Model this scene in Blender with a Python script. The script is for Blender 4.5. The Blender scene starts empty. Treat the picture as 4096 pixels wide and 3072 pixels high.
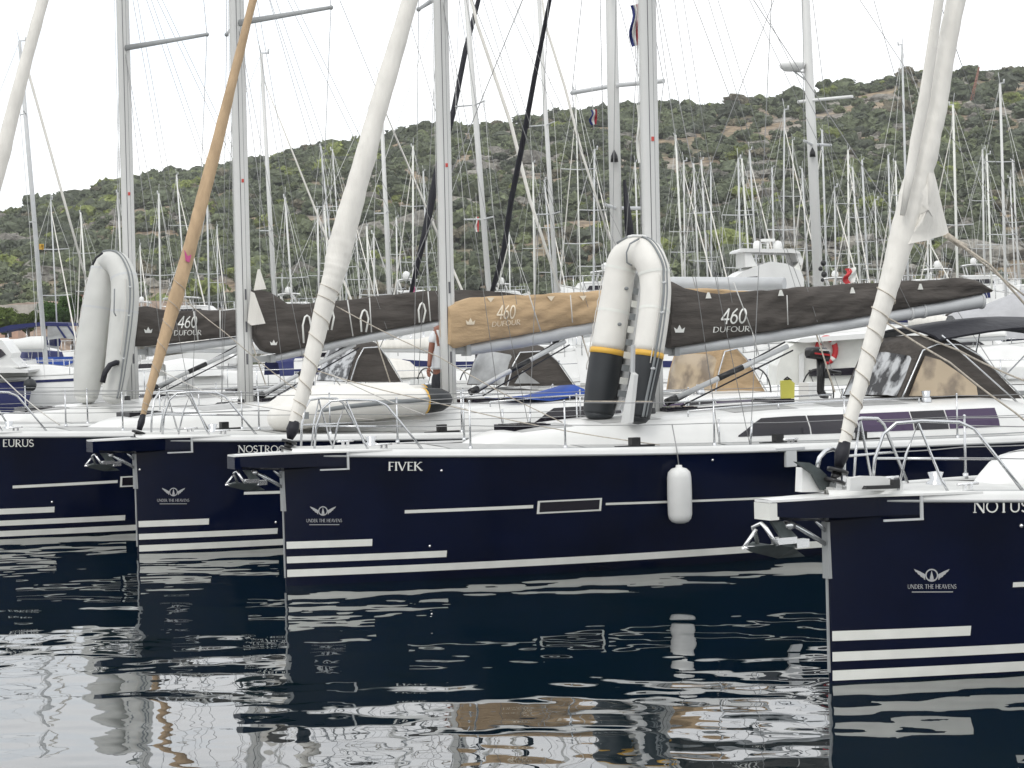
import bpy, math, random
import numpy as np
from mathutils import Vector, Matrix

random.seed(7); rng = np.random.default_rng(7)
S = bpy.context.scene
C = S.collection
PI = math.pi
# ------------------------------------------------------------------ camera
FPX = 9500.0; H = 3.46; PITCH = math.atan(306/FPX); ROLL = math.radians(1.5)
def v3(*a): return Vector(a)
_F = v3(0, math.cos(PITCH), -math.sin(PITCH)); _R0 = v3(1, 0, 0); _U0 = v3(0, math.sin(PITCH), math.cos(PITCH))
_R = _R0*math.cos(ROLL) - _U0*math.sin(ROLL); _U = _R0*math.sin(ROLL) + _U0*math.cos(ROLL)
CAM = v3(0, 0, H)
cam_d = bpy.data.cameras.new('camera'); cam = bpy.data.objects.new('camera', cam_d); C.objects.link(cam)
cam.matrix_world = Matrix(((_R.x, _U.x, -_F.x, 0), (_R.y, _U.y, -_F.y, 0), (_R.z, _U.z, -_F.z, H), (0, 0, 0, 1)))
cam_d.sensor_width = 36; cam_d.lens = 36*FPX/4096; cam_d.clip_end = 5000; cam_d.clip_start = .5
S.camera = cam
# ------------------------------------------------------------------ sky, sun, exposure
S.view_settings.view_transform = 'Standard'; S.view_settings.look = 'None'; S.view_settings.gamma = 1
S.view_settings.exposure = 0.0
W_ = bpy.data.worlds.new('World'); S.world = W_; W_.use_nodes = True
nt = W_.node_tree; nt.nodes.clear()
SUN_EL, SUN_AZ = math.radians(48), math.radians(205)      # overcast; faint direction from behind left of the camera
sky = nt.nodes.new('ShaderNodeTexSky'); sky.sky_type = 'NISHITA'; sky.sun_disc = False
sky.sun_elevation = SUN_EL; sky.sun_rotation = SUN_AZ
bgs = nt.nodes.new('ShaderNodeBackground'); bgs.inputs[1].default_value = .1
nt.links.new(sky.outputs[0], bgs.inputs[0])
tc = nt.nodes.new('ShaderNodeTexCoord'); nz = nt.nodes.new('ShaderNodeTexNoise')
mp = nt.nodes.new('ShaderNodeMapping'); mp.inputs['Scale'].default_value = (2, 2, 7)
nt.links.new(tc.outputs['Generated'], mp.inputs[0]); nt.links.new(mp.outputs[0], nz.inputs['Vector'])
nz.inputs['Scale'].default_value = 2.2; nz.inputs['Detail'].default_value = 5
cr = nt.nodes.new('ShaderNodeValToRGB')
cr.color_ramp.elements[0].position = .35; cr.color_ramp.elements[0].color = (.84, .88, .92, 1)
cr.color_ramp.elements[1].position = .6; cr.color_ramp.elements[1].color = (1, 1, 1, 1)
nt.links.new(nz.outputs['Fac'], cr.inputs[0])
bgc = nt.nodes.new('ShaderNodeBackground'); bgc.inputs[1].default_value = 1.52
nt.links.new(cr.outputs[0], bgc.inputs[0])
mx = nt.nodes.new('ShaderNodeMixShader'); mx.inputs[0].default_value = .9
nt.links.new(bgs.outputs[0], mx.inputs[1]); nt.links.new(bgc.outputs[0], mx.inputs[2])
wo = nt.nodes.new('ShaderNodeOutputWorld'); nt.links.new(mx.outputs[0], wo.inputs[0])
sd = bpy.data.lights.new('sun', 'SUN'); sd.energy = 0.8; sd.angle = math.radians(14); sd.color = (1, .97, .92)
sun = bpy.data.objects.new('sun', sd); C.objects.link(sun)
sv = v3(math.sin(SUN_AZ)*math.cos(SUN_EL), math.cos(SUN_AZ)*math.cos(SUN_EL), math.sin(SUN_EL))
sun.rotation_euler = sv.to_track_quat('Z', 'Y').to_euler()

# ------------------------------------------------------------------ helpers
def ray(px, py): return _F + _R*((px-2048)/FPX) - _U*((py-1536)/FPX)
def PW(px, py, Y):                      # the world point at distance Y seen at that place of the photograph
    d = ray(px, py); return CAM + d*(Y/d.y)
def PZ(px, py, z=0):
    d = ray(px, py); return CAM + d*((z-H)/d.z)

def vnoise(x, y, seed=0):
    xi = np.floor(x).astype(np.int64); yi = np.floor(y).astype(np.int64); xf = x-xi; yf = y-yi
    def h(a, b):
        n = (a*374761393 + b*668265263 + seed*974711) & 0x7fffffff
        n = ((n ^ (n >> 13))*1274126177) & 0x7fffffff
        return ((n ^ (n >> 16)) & 0xffff)/65535.0
    u = xf*xf*(3-2*xf); v = yf*yf*(3-2*yf)
    return (h(xi, yi)*(1-u)+h(xi+1, yi)*u)*(1-v) + (h(xi, yi+1)*(1-u)+h(xi+1, yi+1)*u)*v
def fbm(x, y, o=4, seed=0):
    s = 0; a = .5
    for i in range(o): s = s + a*vnoise(x*2**i, y*2**i, seed+i); a *= .5
    return s

def mat(name, col, rough=.5, metal=0, spec=.5, bump=0, bscale=20, var=0, vscale=3, stretch=None, sheen=0, trans=0, ior=None, alpha=1, col2=None, rot=None, ramp=(.35, .65)):
    m = bpy.data.materials.new(name); m.use_nodes = True; n = m.node_tree; b = n.nodes['Principled BSDF']
    b.inputs['Base Color'].default_value = (*col, 1); b.inputs['Roughness'].default_value = rough
    b.inputs['Metallic'].default_value = metal; b.inputs['Specular IOR Level'].default_value = spec
    if ior: b.inputs['IOR'].default_value = ior
    if alpha < 1: b.inputs['Alpha'].default_value = alpha
    if trans: b.inputs['Transmission Weight'].default_value = trans
    t = n.nodes.new('ShaderNodeTexCoord'); g = n.nodes.new('ShaderNodeMapping'); n.links.new(t.outputs['Object'], g.inputs[0])
    if stretch: g.inputs['Scale'].default_value = stretch
    if rot: g.inputs['Rotation'].default_value = rot; g.vector_type = 'TEXTURE'; g.inputs['Scale'].default_value = tuple(1/k for k in stretch)
    if var or col2:
        z = n.nodes.new('ShaderNodeTexNoise'); z.inputs['Scale'].default_value = vscale; z.inputs['Detail'].default_value = 5
        n.links.new(g.outputs[0], z.inputs['Vector'])
        r = n.nodes.new('ShaderNodeValToRGB'); r.color_ramp.elements[0].position = ramp[0]; r.color_ramp.elements[1].position = ramp[1]
        c2 = col2 or tuple(min(1, c*(1+var)) for c in col); c1 = col if col2 else tuple(c*(1-var) for c in col)
        r.color_ramp.elements[0].color = (*c1, 1); r.color_ramp.elements[1].color = (*c2, 1)
        n.links.new(z.outputs['Fac'], r.inputs[0]); n.links.new(r.outputs[0], b.inputs['Base Color'])
    if bump:
        z2 = n.nodes.new('ShaderNodeTexNoise'); z2.inputs['Scale'].default_value = bscale; z2.inputs['Detail'].default_value = 4
        n.links.new(g.outputs[0], z2.inputs['Vector'])
        bp = n.nodes.new('ShaderNodeBump'); bp.inputs['Strength'].default_value = 1; bp.inputs['Distance'].default_value = bump
        n.links.new(z2.outputs['Fac'], bp.inputs['Height']); n.links.new(bp.outputs[0], b.inputs['Normal'])
    return m
M = dict(
 navy=mat('navy_gelcoat', (.0014, .0036, .0175), .07, spec=.17, var=.3, vscale=.9, bump=.004, bscale=.8),
 white=mat('white_gelcoat', (.74, .74, .72), .3, var=.04, vscale=2),
 deck=mat('deck_white', (.56, .56, .54), .55, var=.06, vscale=5, bump=.002, bscale=60),
 cream=mat('cream_stripe', (.74, .74, .69), .35, var=.05, vscale=4),
 nonskid=mat('nonskid', (.43, .43, .42), .8, var=.06, vscale=9, bump=.002, bscale=90),
 flagr=mat('flag_red', (.30, .02, .035), .8), flagb=mat('flag_blue', (.02, .03, .16), .8),
 rust=mat('faded_red_paint', (.34, .15, .11), .8),
 grey=mat('grey_paint', (.32, .33, .33), .45, var=.08),
 lgrey=mat('light_grey', (.55, .56, .56), .4, var=.05),
 alu=mat('mast_aluminium', (.64, .64, .62), .5, metal=.1, var=.05, vscale=1.5, stretch=(1, 1, .2)),
 boom=mat('boom_aluminium', (.50, .51, .515), .45, metal=.1, var=.05),
 groove=mat('mast_groove', (.12, .12, .13), .6),
 steel=mat('stainless_steel', (.62, .63, .64), .25, metal=.85),
 wire=mat('rigging_wire', (.30, .30, .30), .45, metal=.4),
 wirel=mat('rigging_wire_light', (.62, .62, .60), .45, metal=.2),
 brown=mat('dark_canvas', (.078, .069, .062), .8, spec=.25, bump=.05, bscale=2.6, stretch=(.8, 2, 3.6), var=.18, vscale=2),
 tan=mat('tan_canvas', (.47, .335, .20), .8, spec=.2, bump=.05, bscale=2.2, stretch=(1, 2, 3.2), var=.1, vscale=2.5),
 tansail=mat('tan_sailcloth', (.50, .36, .225), .75, spec=.2, bump=.035, bscale=5, stretch=(2.2, 2.2, .7), var=.12, vscale=3),
 sail=mat('white_sailcloth', (.76, .735, .68), .7, spec=.25, bump=.018, bscale=5, stretch=(2.4, 2.4, .8), var=.05, vscale=3),
 black=mat('black_canvas', (.006, .006, .012), .6, bump=.02, bscale=6),
 rubber=mat('black_rubber', (.016, .019, .022), .5, var=.2),
 blackp=mat('black_plastic', (.012, .012, .013), .35),
 dinghy=mat('dinghy_white_fabric', (.74, .72, .67), .5, var=.04, vscale=3, bump=.006, bscale=5),
 dinghyg=mat('dinghy_grey_fabric', (.58, .58, .55), .5, var=.04, vscale=3, bump=.006, bscale=5),
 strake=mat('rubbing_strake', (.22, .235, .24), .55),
 yellow=mat('yellow_band', (.72, .42, .06), .5),
 yellow2=mat('yellow_plastic', (.62, .58, .10), .5, var=.1),
 red=mat('red_plastic', (.55, .03, .035), .45, var=.1),
 redc=mat('red_cloth', (.62, .10, .08), .8, var=.2, vscale=8),
 blue=mat('blue_canvas', (.015, .06, .30), .7, bump=.02, bscale=4, var=.2),
 blued=mat('dark_blue_canvas', (.012, .018, .10), .7, bump=.01, bscale=5),
 glass=mat('tinted_glass', (.012, .010, .016), .08, spec=.5, var=.3, vscale=.8),
 glassp=mat('purple_glass', (.045, .022, .07), .10, spec=.5),
 vinyl=mat('clear_vinyl', (.42, .43, .43), .2, spec=.5, col2=(.20, .20, .20), vscale=1.2, stretch=(1, 1, 2), bump=.004, bscale=3),
 vinyls=mat('reflection_streak_vinyl', (.015, .015, .017), .15, spec=.6, col2=(.52, .53, .54), vscale=2.6, stretch=(9, 1.5, .7), rot=(0, math.radians(33), 0), ramp=(.46, .58)),  # dark window with pale diagonal reflections painted in as streaks
 vinylt=mat('vinyl_window_tan', (.24, .19, .14), .2, spec=.5, col2=(.50, .40, .28), vscale=2.4, ramp=(.4, .55)),
 fluke=mat('anchor_galvanised', (.085, .10, .10), .5, metal=.4, var=.2, vscale=8),
 chrome=mat('polished_steel', (.8, .8, .8), .15, metal=.8),
 rope=mat('rope', (.48, .43, .36), .9, var=.2, vscale=30),
 ropew=mat('white_rope', (.62, .6, .56), .9),
 letter=mat('lettering', (.78, .78, .74), .5),
 letterg=mat('faded_lettering', (.42, .42, .42), .5),
 tant=mat('tan_lettering', (.80, .70, .54), .6),
 skin=mat('skin', (.24, .10, .065), .6), shirt=mat('white_shirt', (.68, .70, .72), .85, var=.05),
 shorts=mat('dark_shorts', (.03, .032, .04), .85), hair=mat('dark_hair', (.02, .014, .01), .7),
 pink=mat('pink_mark', (.55, .10, .25), .7),
)

class MB:
    def __init__(s): s.v = []; s.f = []; s.sm = []
    def add(s, vs, fs, smooth=True):
        o = len(s.v); s.v += [tuple(p) for p in vs]; s.f += [tuple(i+o for i in f) for f in fs]; s.sm += [smooth]*len(fs); return s
    def box(s, a, b):
        x0, y0, z0 = a; x1, y1, z1 = b
        vs = [(x0,y0,z0),(x1,y0,z0),(x1,y1,z0),(x0,y1,z0),(x0,y0,z1),(x1,y0,z1),(x1,y1,z1),(x0,y1,z1)]
        return s.add(vs, [(0,3,2,1),(4,5,6,7),(0,1,5,4),(1,2,6,5),(2,3,7,6),(3,0,4,7)], False)
    def tube(s, pts, r, n=8, ry=None, cap=True, up=None):
        pts = [Vector(p) for p in pts]; k = len(pts)
        rr = r if hasattr(r, '__len__') else [r]*k
        ryy = (ry if hasattr(ry, '__len__') else [ry]*k) if ry is not None else rr
        vs = []; fs = []; u = Vector(up) if up else None
        for i, p in enumerate(pts):
            t = (pts[min(i+1, k-1)] - pts[max(i-1, 0)])
            if t.length < 1e-9: t = v3(0, 0, 1)
            t.normalize()
            if u is None: u = v3(0, 1, 0) if abs(t.y) < .9 else v3(1, 0, 0)
            a = (u - t*u.dot(t)); a.normalize(); b = t.cross(a); u = a
            for j in range(n):
                an = 2*PI*j/n; q = p + b*(math.cos(an)*rr[i]) + a*(math.sin(an)*ryy[i]); vs.append(q)
        for i in range(k-1):
            for j in range(n):
                j2 = (j+1) % n; fs.append((i*n+j, i*n+j2, (i+1)*n+j2, (i+1)*n+j))
        s.add(vs, fs)
        if cap:
            o = len(s.v)-k*n
            s.f.append(tuple(o+j for j in range(n))[::-1]); s.sm.append(False)
            s.f.append(tuple(o+(k-1)*n+j for j in range(n))); s.sm.append(False)
        return s
    def prism(s, poly, d):                # poly: list of 3-D points (planar), d: offset vector
        n = len(poly); d = Vector(d); a = [Vector(p) for p in poly]; b = [p+d for p in a]
        fs = [tuple(range(n))[::-1], tuple(range(n, 2*n))] + [(i, (i+1) % n, (i+1) % n+n, i+n) for i in range(n)]
        return s.add(a+b, fs, False)
    def grid(s, rows, smooth=True, closed=False):
        nr = len(rows); nc = len(rows[0]); vs = [p for r in rows for p in r]; fs = []
        for i in range(nr-1):
            for j in range(nc if closed else nc-1):
                j2 = (j+1) % nc; fs.append((i*nc+j, i*nc+j2, (i+1)*nc+j2, (i+1)*nc+j))
        return s.add(vs, fs, smooth)
    def lathe(s, prof, c=(0, 0, 0), n=16, axis='z'):
        rows = []
        for r, z in prof:
            row = []
            for j in range(n):
                a = 2*PI*j/n; p = (r*math.cos(a), r*math.sin(a), z)
                if axis == 'y': p = (p[0], z, p[1])
                if axis == 'x': p = (z, p[0], p[1])
                row.append((p[0]+c[0], p[1]+c[1], p[2]+c[2]))
            rows.append(row)
        return s.grid(rows, True, True)
    def ball(s, c, r, n=12, sz=1):
        return s.lathe([(max(1e-4, r*math.sin(PI*i/8)), -r*sz*math.cos(PI*i/8)) for i in range(9)], c, n)
    def build(s, name, m, parent=None, world=False):
        me = bpy.data.meshes.new(name)
        vs = s.v
        if world and parent is not None:
            pp = parent
            while pp.parent is not None: pp = pp.parent
            inv = MAT[pp.name].inverted(); vs = [inv @ Vector(p) for p in vs]
        me.from_pydata([tuple(p) for p in vs], [], s.f); me.polygons.foreach_set('use_smooth', s.sm)
        if m: me.materials.append(M[m] if isinstance(m, str) else m)
        me.update(); o = bpy.data.objects.new(name, me); C.objects.link(o)
        if parent is not None: o.parent = parent
        return o
MAT = {}
def empty(name, label, cat, loc=(0, 0, 0), rz=0, group=None):
    o = bpy.data.objects.new(name, None); C.objects.link(o); o.empty_display_size = .2
    o.location = loc; o.rotation_euler = (0, 0, rz); o['label'] = label; o['category'] = cat
    if group: o['group'] = group
    MAT[o.name] = Matrix.Translation(Vector(loc)) @ Matrix.Rotation(rz, 4, 'Z')
    return o
def tag(o, label, cat, group=None, kind=None):
    if label: o['label'] = label
    if cat: o['category'] = cat
    if group: o['group'] = group
    if kind: o['kind'] = kind
    return o
def origin(o):                            # top-level mesh: put its origin at its own base
    me = o.data; n = len(me.vertices); a = np.empty(n*3, dtype=np.float32); me.vertices.foreach_get('co', a); a = a.reshape(-1, 3)
    c = np.array([(a[:, 0].min()+a[:, 0].max())/2, (a[:, 1].min()+a[:, 1].max())/2, a[:, 2].min()]); a -= c
    me.vertices.foreach_set('co', a.ravel()); me.update(); o.location = tuple(float(t) for t in c); return o
def lerp(a, b, t): return a+(b-a)*t
def interp(x, xs, ys): return float(np.interp(x, xs, ys))
def smooth_tab(xs, ys):
    X = np.linspace(xs[0], xs[-1], 200); Y = np.interp(X, xs, ys)
    k = np.ones(13)/13; Yp = np.pad(Y, 6, mode='reflect', reflect_type='odd'); Y2 = np.convolve(Yp, k, 'valid'); Y2[0] = Y[0]
    return lambda x: float(np.interp(x, X, Y2))
# ------------------------------------------------------------------ stroke alphabet (with serifs)
def arc(cx, cy, rx, ry, a0, a1, n=9):
    return [(cx+rx*math.cos(math.radians(lerp(a0, a1, i/n))), cy+ry*math.sin(math.radians(lerp(a0, a1, i/n)))) for i in range(n+1)]
TK, TN = .15, .075
GL = {
 'A': (.85, [([(.08, 0), (.42, 1)], TN), ([(.42, 1), (.78, 0)], TK), ([(.2, .36), (.65, .36)], TN)], [.08, .78], []),
 'C': (.8, [(arc(.45, .5, .38, .46, 50, 310, 14), .11)], [], []),
 'D': (.85, [([(.14, 0), (.14, 1)], TK), ([(.14, .96)]+arc(.35, .5, .4, .46, 80, -80, 10)+[(.14, .04)], .10)], [], []),
 'E': (.62, [([(.14, 0), (.14, 1)], TK), ([(.1, .965), (.55, .965)], TN), ([(.1, .52), (.46, .52)], TN), ([(.1, .035), (.58, .035)], TN)], [], []),
 'F': (.58, [([(.14, 0), (.14, 1)], TK), ([(.1, .965), (.55, .965)], TN), ([(.1, .5), (.45, .5)], TN)], [.14], []),
 'H': (.9, [([(.14, 0), (.14, 1)], TK), ([(.76, 0), (.76, 1)], TK), ([(.14, .52), (.76, .52)], TN)], [.14, .76], [.14, .76]),
 'I': (.34, [([(.17, 0), (.17, 1)], TK)], [.17], [.17]),
 'K': (.8, [([(.14, 0), (.14, 1)], TK), ([(.66, 1), (.16, .48)], TN), ([(.27, .58), (.72, 0)], TK)], [.14, .72], [.14, .66]),
 'N': (.92, [([(.12, 0), (.12, 1)], TN), ([(.12, 1), (.78, 0)], TK), ([(.78, 0), (.78, 1)], TN)], [.12], [.78, .1]),
 'O': (.95, [(arc(.47, .5, .39, .46, 0, 360, 20), .11)], [], []),
 'R': (.76, [([(.14, 0), (.14, 1)], TK), ([(.14, .96)]+arc(.32, .73, .25, .235, 80, -80, 8)+[(.14, .48)], TN), ([(.3, .48), (.68, 0)], TK)], [.14, .68], []),
 'S': (.6, [(arc(.29, .74, .2, .22, 30, 250, 9)+arc(.29, .27, .23, .23, 80, -150, 9), .12)], [], []),
 'T': (.78, [([(.38, 0), (.38, 1)], TK), ([(.04, .965), (.72, .965)], TN)], [.38], []),
 'U': (.86, [([(.14, 1), (.14, .35)]+arc(.43, .35, .29, .31, 180, 360, 8)+[(.72, 1)], .11)], [], [.14, .72]),
 'V': (.84, [([(.06, 1), (.4, 0)], TK), ([(.4, 0), (.74, 1)], TN)], [], [.06, .74]),
 '4': (.72, [([(.5, 0), (.56, 1), (.06, .3)], .12), ([(.06, .3), (.68, .3)], .12)], [], []),
 '6': (.66, [(arc(.34, .3, .24, .27, 0, 360, 14), .12), ([(.11, .34), (.2, .7), (.5, .98)], .12)], [], []),
 '0': (.68, [(arc(.35, .5, .25, .46, 0, 360, 16), .13)], [], []),
 ' ': (.4, [], [], []),
}
def write(mb, text, mapf, x0, x1, slant=0, serif=True, sub=2):
    """draw text in the unit square; mapf(s, t, k) -> 3-D point, s along 0..1, t up 0..1, k = layer number"""
    W = sum(GL[c][0] for c in text); x = 0; lay = 0
    def quad(a, b, w):
        nonlocal lay
        a = Vector(a); b = Vector(b); d = b-a
        if d.length < 1e-6: return
        d.normalize(); n = Vector((-d.y, d.x))*w/2; a2 = a-d*w*.15; b2 = b+d*w*.15; lay += 1
        vs = []
        for i in range(sub+1):
            p = a2.lerp(b2, i/sub)
            for q in (p-n, p+n): vs.append(mapf((q.x+slant*q.y)/W, q.y, lay % 7))
        mb.add(vs, [(2*i, 2*i+1, 2*i+3, 2*i+2) for i in range(sub)], False)
    for c in text:
        w, st, sb, stp = GL[c]
        for pts, th in st:
            for i in range(len(pts)-1): quad((pts[i][0]+x, pts[i][1]), (pts[i+1][0]+x, pts[i+1][1]), th)
        if serif:
            for q in sb: quad((q-.12+x, .03), (q+.12+x, .03), .06)
            for q in stp: quad((q-.12+x, .97), (q+.12+x, .97), .06)
        x += w
    return mb
# ------------------------------------------------------------------ water
def water():
    m = bpy.data.materials.new('sea_water'); m.use_nodes = True; n = m.node_tree; b = n.nodes['Principled BSDF']
    b.inputs['Base Color'].default_value = (.0015, .009, .013, 1); b.inputs['Roughness'].default_value = .0; b.inputs['IOR'].default_value = 2.1
    t = n.nodes.new('ShaderNodeNewGeometry'); z = n.nodes.new('ShaderNodeTexNoise'); z.inputs['Scale'].default_value = 2.6; z.inputs['Detail'].default_value = 1
    n.links.new(t.outputs['Position'], z.inputs['Vector'])
    bp = n.nodes.new('ShaderNodeBump'); bp.inputs['Distance'].default_value = .0022; bp.inputs['Strength'].default_value = 1
    n.links.new(z.outputs['Fac'], bp.inputs['Height']); n.links.new(bp.outputs[0], b.inputs['Normal'])
    X0, X1, Y0, Y1, st = -17., 17., 14., 46., .065
    nx = int((X1-X0)/st)+1; ny = int((Y1-Y0)/st)+1
    gx, gy = np.meshgrid(np.linspace(X0, X1, nx), np.linspace(Y0, Y1, ny)); z_ = np.zeros_like(gx)
    r = np.random.default_rng(3)
    for i in range(72):
        lam = math.exp(r.uniform(math.log(.26), math.log(2.8))); th = r.normal(PI/2, .7)
        k = 2*PI/lam; slope = .0026*(1.0 if lam < 1.0 else .75)
        env = .2+2.2*vnoise(gx/3+i*3.1, gy/3+i*1.7, i)**2.5
        z_ += slope/k*env*np.sin(k*(gx*math.cos(th)+gy*math.sin(th))+r.uniform(0, 6.28)+.8*fbm(gx/1.8, gy/1.8, 2, 40+i))
    edge = np.minimum(np.minimum(gx-X0, X1-gx), np.minimum(gy-Y0, Y1-gy)); z_ *= np.clip(edge/1.0, 0, 1)
    co = np.stack([gx, gy, z_], -1).reshape(-1, 3).astype(np.float32)
    idx = np.arange(nx*ny).reshape(ny, nx); q = np.stack([idx[:-1, :-1], idx[:-1, 1:], idx[1:, 1:], idx[1:, :-1]], -1).reshape(-1, 4)
    # the far sheet: four coarse strips round the fine patch
    B = 2500.; base = len(co)
    ex = np.array([[-B, -B, 0], [B, -B, 0], [B, Y0, 0], [-B, Y0, 0], [-B, Y1, 0], [B, Y1, 0], [B, B, 0], [-B, B, 0], [X0, Y0, 0], [X0, Y1, 0], [X1, Y0, 0], [X1, Y1, 0]], np.float32)
    co = np.concatenate([co, ex]); q2 = np.array([[0, 1, 2, 3], [4, 5, 6, 7], [3, 8, 9, 4], [10, 2, 5, 11]])+base
    q = np.concatenate([q, q2])
    me = bpy.data.meshes.new('water'); me.vertices.add(len(co)); me.vertices.foreach_set('co', co.ravel())
    me.loops.add(len(q)*4); me.loops.foreach_set('vertex_index', q.ravel().astype(np.int32))
    me.polygons.add(len(q)); me.polygons.foreach_set('loop_start', np.arange(len(q), dtype=np.int32)*4); me.polygons.foreach_set('use_smooth', np.ones(len(q), bool))
    me.update(calc_edges=True); me.materials.append(m); o = bpy.data.objects.new('water', me); C.objects.link(o); o['kind'] = 'structure'
water()

# ------------------------------------------------------------------ hill, shrubs, rocks
ridge_px = [(-900, 1010), (-400, 930), (0, 848), (90, 835), (190, 798), (270, 785), (350, 765), (450, 728), (540, 712), (680, 690), (800, 672), (900, 657), (1020, 640), (1130, 612), (1250, 595),
 (1350, 566), (1440, 566), (1540, 556), (1640, 528), (1720, 498), (1800, 500), (1900, 500), (2050, 492), (2150, 478), (2250, 448), (2440, 432), (2640, 430), (2800, 418), (2900, 410), (3000, 393),
 (3130, 378), (3300, 358), (3420, 330), (3540, 308), (3640, 293), (3800, 290), (3950, 284), (4096, 280), (4500, 262), (5200, 250)]
YR, YH0 = 660., 400.
_th = []; _zr = []
for p in ridge_px:
    q = PW(*p, YR); _th.append(q.x/q.y); _zr.append(q.z)
def hill_z(x, y):
    th = x/y; zr = np.interp(th, _th, _zr)-3.0
    t = (y-YH0)/(YR-YH0); g = np.clip(t, 0, 1)**.82
    back = np.clip((t-1), 0, 3); z = zr*g*(1-.25*back**1.3)-2*(t < 0)*np.clip(-t, 0, 1)*20
    n = (fbm(x/38, y/38, 4, 5)-.47)*7*np.clip(g, 0, 1)*np.clip(1.15-g, 0, 1) + (fbm(x/9, y/9, 3, 9)-.45)*1.6*np.clip(t*8, 0, 1)
    return z+n+1.2*np.clip(t*20+1, 0, 1)
def ground_mat():
    m = bpy.data.materials.new('hill_ground'); m.use_nodes = True; n = m.node_tree; b = n.nodes['Principled BSDF']; b.inputs['Roughness'].default_value = .95
    g = n.nodes.new('ShaderNodeNewGeometry')
    def ramp(scale, cols, st=None):
        z = n.nodes.new('ShaderNodeTexNoise'); z.inputs['Scale'].default_value = scale; z.inputs['Detail'].default_value = 6
        mpn = n.nodes.new('ShaderNodeMapping'); n.links.new(g.outputs['Position'], mpn.inputs[0])
        if st: mpn.inputs['Scale'].default_value = st
        n.links.new(mpn.outputs[0], z.inputs['Vector']); r = n.nodes.new('ShaderNodeValToRGB'); e = r.color_ramp.elements
        e[0].position, e[0].color = cols[0][0], (*cols[0][1], 1); e[1].position, e[1].color = cols[-1][0], (*cols[-1][1], 1)
        for p, c in cols[1:-1]:
            k = e.new(p); k.color = (*c, 1)
        n.links.new(z.outputs['Fac'], r.inputs[0]); return r, z
    r, z = ramp(.03, [(.32, (.10, .105, .065)), (.45, (.19, .165, .11)), (.55, (.30, .225, .15)), (.66, (.29, .265, .235))])
    r2, z2 = ramp(.45, [(.35, (.5, .5, .5)), (.65, (1.25, 1.25, 1.2))], (1, 1, 3))
    mm = n.nodes.new('ShaderNodeMix'); mm.data_type = 'RGBA'; mm.blend_type = 'MULTIPLY'; mm.inputs[0].default_value = 1
    n.links.new(r.outputs[0], mm.inputs[6]); n.links.new(r2.outputs[0], mm.inputs[7]); n.links.new(mm.outputs[2], b.inputs['Base Color'])
    bp = n.nodes.new('ShaderNodeBump'); bp.inputs['Distance'].default_value = 1.2; n.links.new(z2.outputs['Fac'], bp.inputs['Height']); n.links.new(bp.outputs[0], b.inputs['Normal'])
    return m
GM = ground_mat()
def fast_mesh(name, co, faces, m, k, smooth=False, cols=None):
    me = bpy.data.meshes.new(name); co = np.asarray(co, np.float32); faces = np.asarray(faces, np.int32); w = faces.shape[1]
    me.vertices.add(len(co)); me.vertices.foreach_set('co', co.ravel()); me.loops.add(faces.size); me.loops.foreach_set('vertex_index', faces.ravel())
    me.polygons.add(len(faces)); me.polygons.foreach_set('loop_start', np.arange(len(faces), dtype=np.int32)*w); me.polygons.foreach_set('use_smooth', np.full(len(faces), smooth))
    if cols is not None:
        a = me.color_attributes.new('tint', 'FLOAT_COLOR', 'POINT'); a.data.foreach_set('color', np.concatenate([cols, np.ones((len(cols), 1))], 1).astype(np.float32).ravel())
    me.update(calc_edges=True); me.materials.append(m); o = bpy.data.objects.new(name, me); C.objects.link(o)
    if k: o['kind'] = k
    return o
xs = np.linspace(-.42, .42, 420); ys = np.concatenate([np.linspace(330, 700, 300), np.linspace(706, 1100, 30)])
tx, ty = np.meshgrid(xs, ys); hx = tx*ty; hz = hill_z(hx, ty)
idx = np.arange(hx.size).reshape(hx.shape); q = np.stack([idx[:-1, :-1], idx[:-1, 1:], idx[1:, 1:], idx[1:, :-1]], -1).reshape(-1, 4)
fast_mesh('hillside', np.stack([hx, ty, hz], -1).reshape(-1, 3), q, GM, 'structure', True)
def tint_mat(name, rough=.9):
    m = bpy.data.materials.new(name); m.use_nodes = True; n = m.node_tree; b = n.nodes['Principled BSDF']; b.inputs['Roughness'].default_value = rough
    b.inputs['Specular IOR Level'].default_value = .15
    a = n.nodes.new('ShaderNodeAttribute'); a.attribute_name = 'tint'; g = n.nodes.new('ShaderNodeNewGeometry')
    z = n.nodes.new('ShaderNodeTexNoise'); z.inputs['Scale'].default_value = 1.6; z.inputs['Detail'].default_value = 3; n.links.new(g.outputs['Position'], z.inputs['Vector'])
    r = n.nodes.new('ShaderNodeValToRGB'); r.color_ramp.elements[0].position = .3; r.color_ramp.elements[0].color = (.55, .55, .55, 1); r.color_ramp.elements[1].position = .7; r.color_ramp.elements[1].color = (1.35, 1.35, 1.3, 1)
    n.links.new(z.outputs['Fac'], r.inputs[0]); mm = n.nodes.new('ShaderNodeMix'); mm.data_type = 'RGBA'; mm.blend_type = 'MULTIPLY'; mm.inputs[0].default_value = 1
    n.links.new(a.outputs['Color'], mm.inputs[6]); n.links.new(r.outputs[0], mm.inputs[7]); n.links.new(mm.outputs[2], b.inputs['Base Color'])
    return m
FOL = tint_mat('foliage'); ROCK = tint_mat('rock', .95)
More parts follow.
